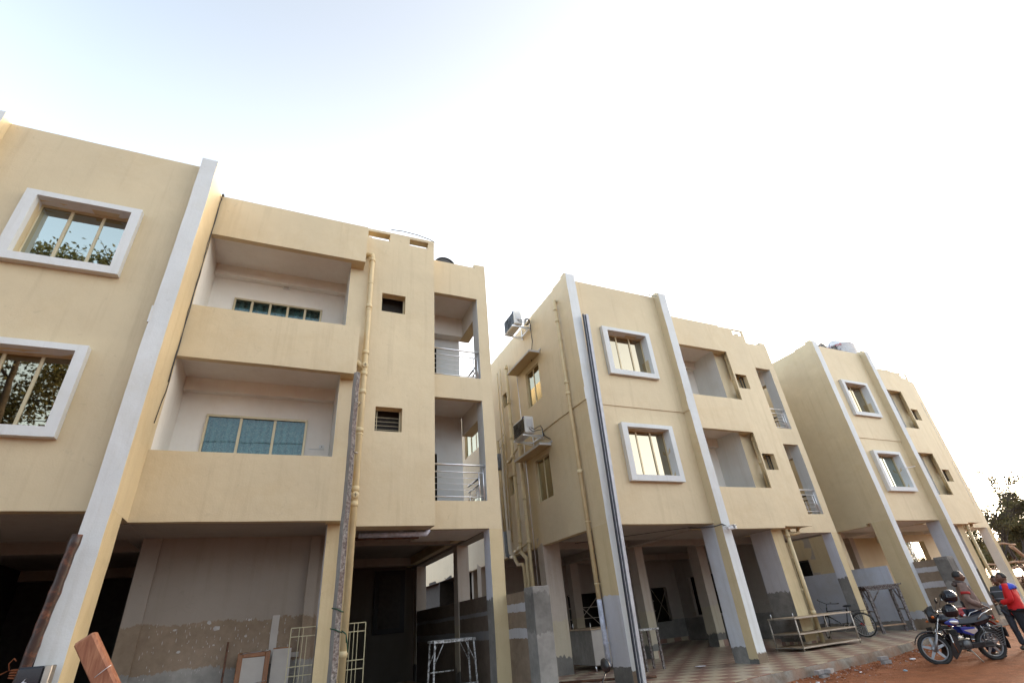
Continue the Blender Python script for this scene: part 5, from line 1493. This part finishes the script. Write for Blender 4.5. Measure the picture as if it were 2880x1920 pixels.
def person(label, loc, rz, h, top, legs, arms, headyaw=0, pitch=0, extra=None, sleeves='long', belly=.0):
    """stands facing +x; arms = (elbow, wrist) per side in metres for a 1.70 m body"""
    t = thing('person', label, 'person', loc, rz)
    k = h / 1.70
    t.scale = (k, k, k)
    n = {'pel': ((0, 0, .94), .14, .10), 'wai': ((.01 + belly * .4, 0, 1.08), .135, .105), 'che': ((.0, 0, 1.27), .165, .115), 'nec': ((-.01, 0, 1.43), .07, .065), 'nk2': ((.005, 0, 1.50), .052, .052), 'skull': ((.01, 0, 1.58), .055, .06)}
    e = [('pel', 'wai'), ('wai', 'che'), ('che', 'nec'), ('nec', 'nk2'), ('nk2', 'skull')]
    for sd_, y in (('l', 1), ('r', -1)):
        el, wr = arms[0 if y > 0 else 1]
        n['sh' + sd_] = ((-.01, y * .175, 1.39), .062, .062); n['el' + sd_] = (el, .043, .043); n['wr' + sd_] = (wr, .028, .026)
        n['um' + sd_] = (tuple((Vector((-.01, y * .19, 1.36)) + Vector(el)) / 2), .053, .053)
        n['fm' + sd_] = (tuple((Vector(wr) * .4 + Vector(el) * .6)), .042, .040)
        e += [('che', 'sh' + sd_), ('sh' + sd_, 'um' + sd_), ('um' + sd_, 'el' + sd_), ('el' + sd_, 'fm' + sd_), ('fm' + sd_, 'wr' + sd_)]
        n['hp' + sd_] = ((0, y * .095, .86), .10, .10); n['kn' + sd_] = ((.03, y * .105, .49), .062, .062); n['ca' + sd_] = ((-.005, y * .105, .34), .055, .058); n['an' + sd_] = ((-.01, y * .11, .09), .036, .038); n['ft' + sd_] = ((.12, y * .125, .035), .036, .026)
        e += [('pel', 'hp' + sd_), ('hp' + sd_, 'kn' + sd_), ('kn' + sd_, 'ca' + sd_), ('ca' + sd_, 'an' + sd_), ('an' + sd_, 'ft' + sd_)]
        hn, he = hand(t, wr, Vector(wr) - Vector(el), y)
        for q, v in hn.items():
            if q == 'w': continue
            n[q + sd_] = (tuple(v[0]), v[1], v[2])
        for a, c in he: e.append((('wr' if a == 'w' else a) + sd_, c + sd_))
    skinned('body', n, e, 'skin', t)
    # clothes: slightly larger shells of the same joints
    def shell(name, keys, grow, mat, over={}):
        nn = {q: (over.get(q, n[q])[0], over.get(q, n[q])[1] + grow, over.get(q, n[q])[2] + grow) for q in keys}
        ee = [(a, c) for a, c in e if a in nn and c in nn]
        return skinned(name, nn, ee, mat, t)
    arm = ['shl', 'uml', 'ell', 'shr', 'umr', 'elr'] + (['fml', 'wrl', 'fmr', 'wrr'] if sleeves == 'long' else [])
    if sleeves == 'short': arm = ['shl', 'uml', 'shr', 'umr']
    n['hem'] = ((.01 + belly, 0, .80 if not extra else .76), .19, .155); e.append(('pel', 'hem'))
    shell('jacket' if top.startswith('jacket') else 'shirt', ['che', 'wai', 'pel', 'hem', 'nec'] + arm, .024 if sleeves == 'long' else .018, top, {'pel': ((.015 + belly, 0, .94), .18, .145), 'wai': ((.02 + belly, 0, 1.08), .17, .135), 'che': ((.0, 0, 1.27), .19, .14), 'nec': ((-.01, 0, 1.475), .062, .056)})
    shell('trousers', ['pel', 'hpl', 'knl', 'cal', 'anl', 'hpr', 'knr', 'car', 'anr'], .016, legs, {'anl': ((-.01, .11, .10), .05, .055), 'anr': ((-.01, -.11, .10), .05, .055)})
    for y in (-1, 1):
        b = MB('shoe'); b.blob((.05, y * .12, .045), .145, .05, .05, 0, 14, fn=lambda u, q: Vector((q.x, q.y, max(q.z, -.044)))); b.build('shoe', t)
    head(t, Vector((.025, 0, 1.585)), headyaw, pitch)
    if extra: extra(t)
    return t
def facing(a, c): return math.atan2((c - a).y, (c - a).x)
P1 = pix(2560 + .20408 * 650, 1560 + .20408 * 310, 11.9); P3 = pix(2560 + .20408 * 1275, 1560 + .20408 * 330, 11.6); P2 = pix(2560 + .20408 * 1190, 1560 + .20408 * 370, 12.5)
def ex1(t):
    b = MB('band_red'); 
    b.tube([(-.03, -.222, 1.28), (-.035, -.23, 1.23)], [.088, .087], 18); b.build('arm_band', t)
    b = MB('hood_dark'); b.ring((-.015, 0, 1.475), (.3, 0, 1), .082, .036, 20, 8); b.blob((-.115, 0, 1.44), .055, .11, .05, 0, 16); b.build('hood', t)
    b = MB('hood_dark'); b.tube([(.125, .0, 1.40), (.165, .0, 1.2), (.20, .0, 1.05), (.19, 0, .85)], .016, 6); b.build('zip', t)
person('man in a brown jacket with a red arm band, standing behind the motorcycle', (P1.x, P1.y, GZ), facing(P1, P3) - .12, (P1.z + .13 - GZ) , 'jacket_brown', 'denim',
       [((-.05, .25, 1.12), (.16, .22, .98)), ((-.06, -.26, 1.12), (.15, -.20, 1.0))], headyaw=.1, extra=ex1, belly=.03)
def ex3(t):
    b = MB('shirt_blue'); b.blob((-.015, 0, 1.39), .155, .235, .095, 0, 24, fn=lambda u, q: Vector((q.x, q.y, max(q.z, -.03) - .25 * abs(q.y) ** 1.3))); b.build('shoulder_yoke', t)
person('man in a red shirt with blue shoulders, back turned, at the right edge', (P3.x, P3.y, GZ), 1.75, (P3.z + .13 - GZ), 'shirt_red', 'trousers_black',
       [((-.03, .25, 1.12), (.20, .20, 1.08)), ((.0, -.25, 1.12), (.18, -.12, 1.05))], headyaw=.75, extra=ex3).scale.y *= 1.1
person('man in a grey striped shirt gesturing, half hidden by the red shirt', (P2.x, P2.y, GZ), facing(P2, P1) + .05, (P2.z + .13 - GZ), 'shirt_striped', 'trousers_grey',
       [((.06, .24, 1.10), (.28, .20, 1.20)), ((.02, -.24, 1.10), (.26, -.16, 1.14))], headyaw=0, sleeves='short', pitch=.05)

# ------------------------------------------------------------------ trees, logs, far house
def make_tree(seed, H, spread, leaves, leaf, mat='foliage', bare=0.0, trunk_r=.16, fork=.35):
    rnd = random.Random(seed); tips = []; segs = []
    def grow(p, d, L, r, lv):
        n = 4; pts = [p]; rs = [r]
        for i in range(n):
            d = (d + Vector((rnd.gauss(0, .13), rnd.gauss(0, .13), .05 + rnd.gauss(0, .07)))).normalized()
            p = p + d * L / n; pts.append(p); rs.append(r * (1 - .45 * (i + 1) / n))
        segs.append((pts, rs))
        if lv >= 3: tips.append((pts, rs)); return
        for k in range(rnd.choice((3, 4)) if lv else 4):
            q = pts[-1] if k == 0 else pts[rnd.choice((2, 3, 4))]
            a = rnd.random() * 6.283; s = spread * rnd.uniform(.6, 1.1)
            nd = (d * .7 + Vector((math.cos(a) * s, math.sin(a) * s, rnd.uniform(.0, .5)))).normalized()
            grow(q, nd, L * rnd.uniform(.55, .78), rs[-1] * rnd.uniform(.6, .8), lv + 1)
        if lv == 2: tips.append((pts, rs))
    grow(Vector((0, 0, -.2)), Vector((rnd.gauss(0, .08), rnd.gauss(0, .08), 1)), H * fork, trunk_r, 0)
    tb = MB('bark')
    for pts, rs in segs: tb.tube(pts, rs, 6 if rs[0] > .03 else 4, cap=False)
    for pts, rs in tips:
        for _ in range(5 if bare else 2):
            q = pts[-1]; d = Vector((rnd.gauss(0, 1), rnd.gauss(0, 1), rnd.uniform(.1, 1))).normalized(); tb.tube([q, q + d * rnd.uniform(.3, .8)], [.016, .007], 3, cap=False)
    cb = MB(mat)
    lv = [t_ for t_ in tips if rnd.random() > bare]
    per = max(1, leaves // max(1, len(lv)))
    for pts, rs in lv:
        cl = rnd.uniform(.35, .8) * (.55 if bare else 1); c0 = pts[-1]
        for k in range(per):
            base = pts[rnd.choice((2, 3, 4))]
            c = base.lerp(c0, rnd.random()) + Vector((rnd.gauss(0, cl * .55), rnd.gauss(0, cl * .55), rnd.gauss(0, cl * .42)))
            s = leaf * rnd.uniform(.6, 1.3)
            u = Vector((rnd.gauss(0, 1), rnd.gauss(0, 1), rnd.gauss(0, .6))).normalized(); v = u.cross(Vector((rnd.gauss(0, 1), rnd.gauss(0, 1), rnd.gauss(0, 1)))).normalized()
            cb.add([c - u * s * .5, c + v * s * .28, c + u * s * .5, c - v * s * .28], [(0, 1, 2, 3)])
    return tb, cb
def tree(label, loc, rz, parts, sc=1.0, group='trees beyond the last building', cat='tree'):
    t = thing('tree', label, cat, loc, rz, group); t.scale = (sc, sc, sc)
    for nm, o in parts: link(bpy.data.objects.new(nm, o), t)
    return t
def tree_parts(*a, **k):
    tb, cb = make_tree(*a, **k); o1 = tb.build('trunk'); o2 = cb.build('crown'); p = [('trunk', o1.data), ('crown', o2.data)]
    bpy.data.objects.remove(o1); bpy.data.objects.remove(o2); return p
TA = tree_parts(3, 8.5, .8, 15000, .14); TB = tree_parts(11, 7.5, 1.0, 19000, .14); TC = tree_parts(23, 9.5, .7, 4200, .12, bare=.5); TD = tree_parts(31, 8, .8, 2600, .11, bare=.65)
def gp(px, t, py=1500):
    p = pix(px, py, t); return (p.x, p.y, GZ)
tree('sparse tree whose leafy top stands just right of the farthest building', gp(2752, 45), .3, TC, 1.55)
tree('thin tree with bare upright twigs against the glow', gp(2832, 44), 1.2, TD, 1.45)
tree('thin bare-topped tree at the right edge of the picture', gp(2905, 44), 2.9, TD, 1.2)
tree('bushy olive tree low behind the bare ones', gp(2860, 47), .3, TB, 1.3)
tree('bushy tree filling the gap beside the last pillar', gp(2778, 50), 2.0, TB, 1.1)
tree('dense tree cut off by the right edge', gp(2960, 47), 4.0, TA, 1.2)
tree('tree seen through the open ground floor beside its last pillar', gp(2735, 38, 1600), 5.0, TA, .62)
tree('dark tree behind the open ground floor of the farthest building', gp(2700, 52, 1600), 1.0, TB, .8)
tree('wide olive bush filling the ground behind the pole heap', gp(2840, 56, 1600), 2.2, TB, .85)
tree('brownish bush behind the sloping pale pole', gp(2900, 60, 1600), 3.7, TB, .95)
tree('dark bush low behind the last pillar', gp(2760, 60, 1600), .7, TB, .9)
tree('leafless shrub seen through the farthest ground floor', gp(2580, 40, 1540), 1.0, TC, .78)
tree('olive shrub filling the gap under the farthest building', gp(2608, 42, 1560), 2.0, TB, .62)
tree('low dry shrub seen through the farthest ground floor', gp(2560, 44, 1560), 3.0, TD, .4)
b = MB('brush_dry'); rnd = random.Random(9)
for k in range(11000):
    f = rnd.random(); px = 2660 + 330 * f; p = pix(px, 1560, 39 + rnd.gauss(0, 1.8)); z = GZ + abs(rnd.gauss(0, 1.0)); s = rnd.uniform(.12, .5)
    u = Vector((rnd.gauss(0, 1), rnd.gauss(0, 1), rnd.gauss(0, .4))).normalized(); v = u.cross(Vector((0, 0, 1))).normalized()
    c = Vector((p.x, p.y, z)); b.add([c - u * s, c + v * .03, c + u * s, c - v * .03], [(0, 1, 2, 3)])
tag(b.build('brushwood'), 'heap of dry twigs and leaves behind the last building', kind='stuff')
def log(px0, py0, px1, py1, t, r, label, t2=None):
    a = pix(px0, py0, t); c = pix(px1, py1, t2 or t); b = MB('log_wood')
    b.tube([a, a.lerp(c, .33) + Vector((0, 0, .03)), a.lerp(c, .66) + Vector((0, 0, -.02)), c], [r, r * .95, r * .9, r * .8], 8)
    tag(b.build('wooden_pole'), label, 'pole', 'pale poles lying on the heap of brushwood')
k = .24867
log(2600 + k * 850, 1250 + k * 1115, 2600 + k * 1030, 1250 + k * 1128, 36, .07, 'topmost pale pole, lying level above the brushwood')
log(2600 + k * 970, 1250 + k * 1140, 2600 + k * 1180, 1250 + k * 1300, 36, .12, 'thick pale pole sloping down towards the right edge')
log(2600 + k * 690, 1250 + k * 1362, 2600 + k * 830, 1250 + k * 1345, 36, .07, 'short pale pole left of the last pillar')
log(2600 + k * 950, 1250 + k * 1335, 2600 + k * 1190, 1250 + k * 1310, 36, .08, 'pale pole right of the last pillar, under the sloping one')
log(2600 + k * 715, 1250 + k * 1415, 2600 + k * 840, 1250 + k * 1405, 36, .06, 'lowest short pole left of the last pillar')
log(2600 + k * 1000, 1250 + k * 1390, 2600 + k * 1190, 1250 + k * 1370, 36, .09, 'reddish pole low in the heap at the right edge')
t = thing('white_house', 'small white house with a window far behind the open ground floor', 'house', (78.7, 32.0, GZ), .35)
wall('y', -.1, .1, -4.5, 1.2, 0, 7.6, [(-1.6, -.3, 4.6, 6.2), (-3.8, -2.6, 4.6, 6.2), (-1.6, -.3, 1.0, 2.6)], ['paint_white', 'dark_room'], 0, 1, 0, 'wall', t)
b = MB('paint_white'); b.box(1.0, 1.2, .1, 7, 0, 7.6); b.box(-4.5, -4.3, .1, 7, 0, 7.6); b.build('wall', t)
b = MB('cement'); b.box(-4.7, 1.4, -.3, 7.2, 7.6, 7.8); b.build('roof', t)
for (a0, a1, z0, z1) in ((-1.6, -.3, 4.6, 6.2), (-3.8, -2.6, 4.6, 6.2), (-1.6, -.3, 1.0, 2.6)): window(t, 'y', a0, a1, z0, z1, .0, 2, 'glass_dark', fw=.1)
# trees and wires across the lane behind the camera: seen only as pane reflections; the tree row is shaped to block low sky
TR = tree_parts(41, 15, .7, 26000, .13, trunk_r=.3)
tree('tall leafy tree across the lane, mirrored in the left windows', (-3.6, -14.5, GZ), .5, TR, 1.56, 'trees across the lane')
lane = ((-16, -17, 1.3, TR), (-9, -19, 1.55, TB), (1.5, -20, 1.5, TB), (6, -18, 1.25, TA), (10.5, -19, 1.2, TB), (15, -19, 1.15, TA), (20, -20, 1.2, TB), (26, -21, 1.25, TA), (32, -22, 1.2, TB), (38, -22, 1.2, TA), (-25, -18, 1.8, TA))
where = ('leftmost', 'second from the left, very tall', 'tall, behind the big leafy tree', 'right beside the big leafy tree', 'left of the middle', 'in the middle', 'right of the middle', 'fourth from the right end', 'third from the right end', 'nearest to the ochre house', 'far left corner')
for i, (x, y, sc_, P_) in enumerate(lane):
    tree('unseen bushy tree blocking low sky across the lane, ' + where[i], (x, y, GZ), i * 1.7, P_, sc_, 'trees across the lane')
t = thing('ochre_house', 'ochre house across the lane, mirrored in the farthest lower window', 'house', (50, -16, GZ), .25)
wall('y', 4.0, 4.2, -6, 6, 0, 8.6, [(-4, -2.4, 5.4, 7), (-.8, .8, 5.4, 7), (2.6, 4.2, 5.4, 7), (-4, -2.4, 1.6, 3.2), (2.6, 4.2, 1.6, 3.2)], ['ochre', 'dark_room'], 0, 1, 0, 'wall', t)
b = MB('ochre'); b.box(-6, -5.8, -4, 4, 0, 8.6); b.build('wall', t)
b = MB('ochre'); b.box(5.8, 6, -4, 4, 0, 8.6); b.build('wall', t)
b = MB('ochre'); b.box(-6, 6, -4.2, -4, 0, 8.6); b.build('wall', t)
b = MB('awning_grey'); b.box(-6.4, 6.4, -4.6, 4.6, 8.6, 8.8); b.build('roof', t)
b = MB('awning_grey'); b.box(-6.0, 6.0, 4.2, 4.9, 4.3, 4.42); b.build('sunshade', t)
for i, x in enumerate((-22, 15)):
    t = thing('utility_pole', ('left' if i == 0 else 'right') + ' concrete utility pole across the lane', 'utility pole', (x, -14.5, GZ)); b = MB('cement'); b.tube([(0, 0, 0), (0, 0, 11.5)], [.16, .10], 10); b.build('post', t)
    b = MB('rust'); b.bar((0, -.5, 10.9), (0, .5, 10.9), .09); b.build('cross_arm', t)
for k, z in enumerate((9.6, 10.4, 11.2)):
    b = MB('cable'); b.tube([(-22 + 37 * q / 16, -14.5 + .2 * (k - 1), z - .6 + .5 * ((q - 8) / 8) ** 2 * 1.0) for q in range(17)], .02, 5)
    tag(b.build('power_line'), ('lowest', 'middle', 'topmost')[k] + ' of three power lines strung between the utility poles', 'power line')
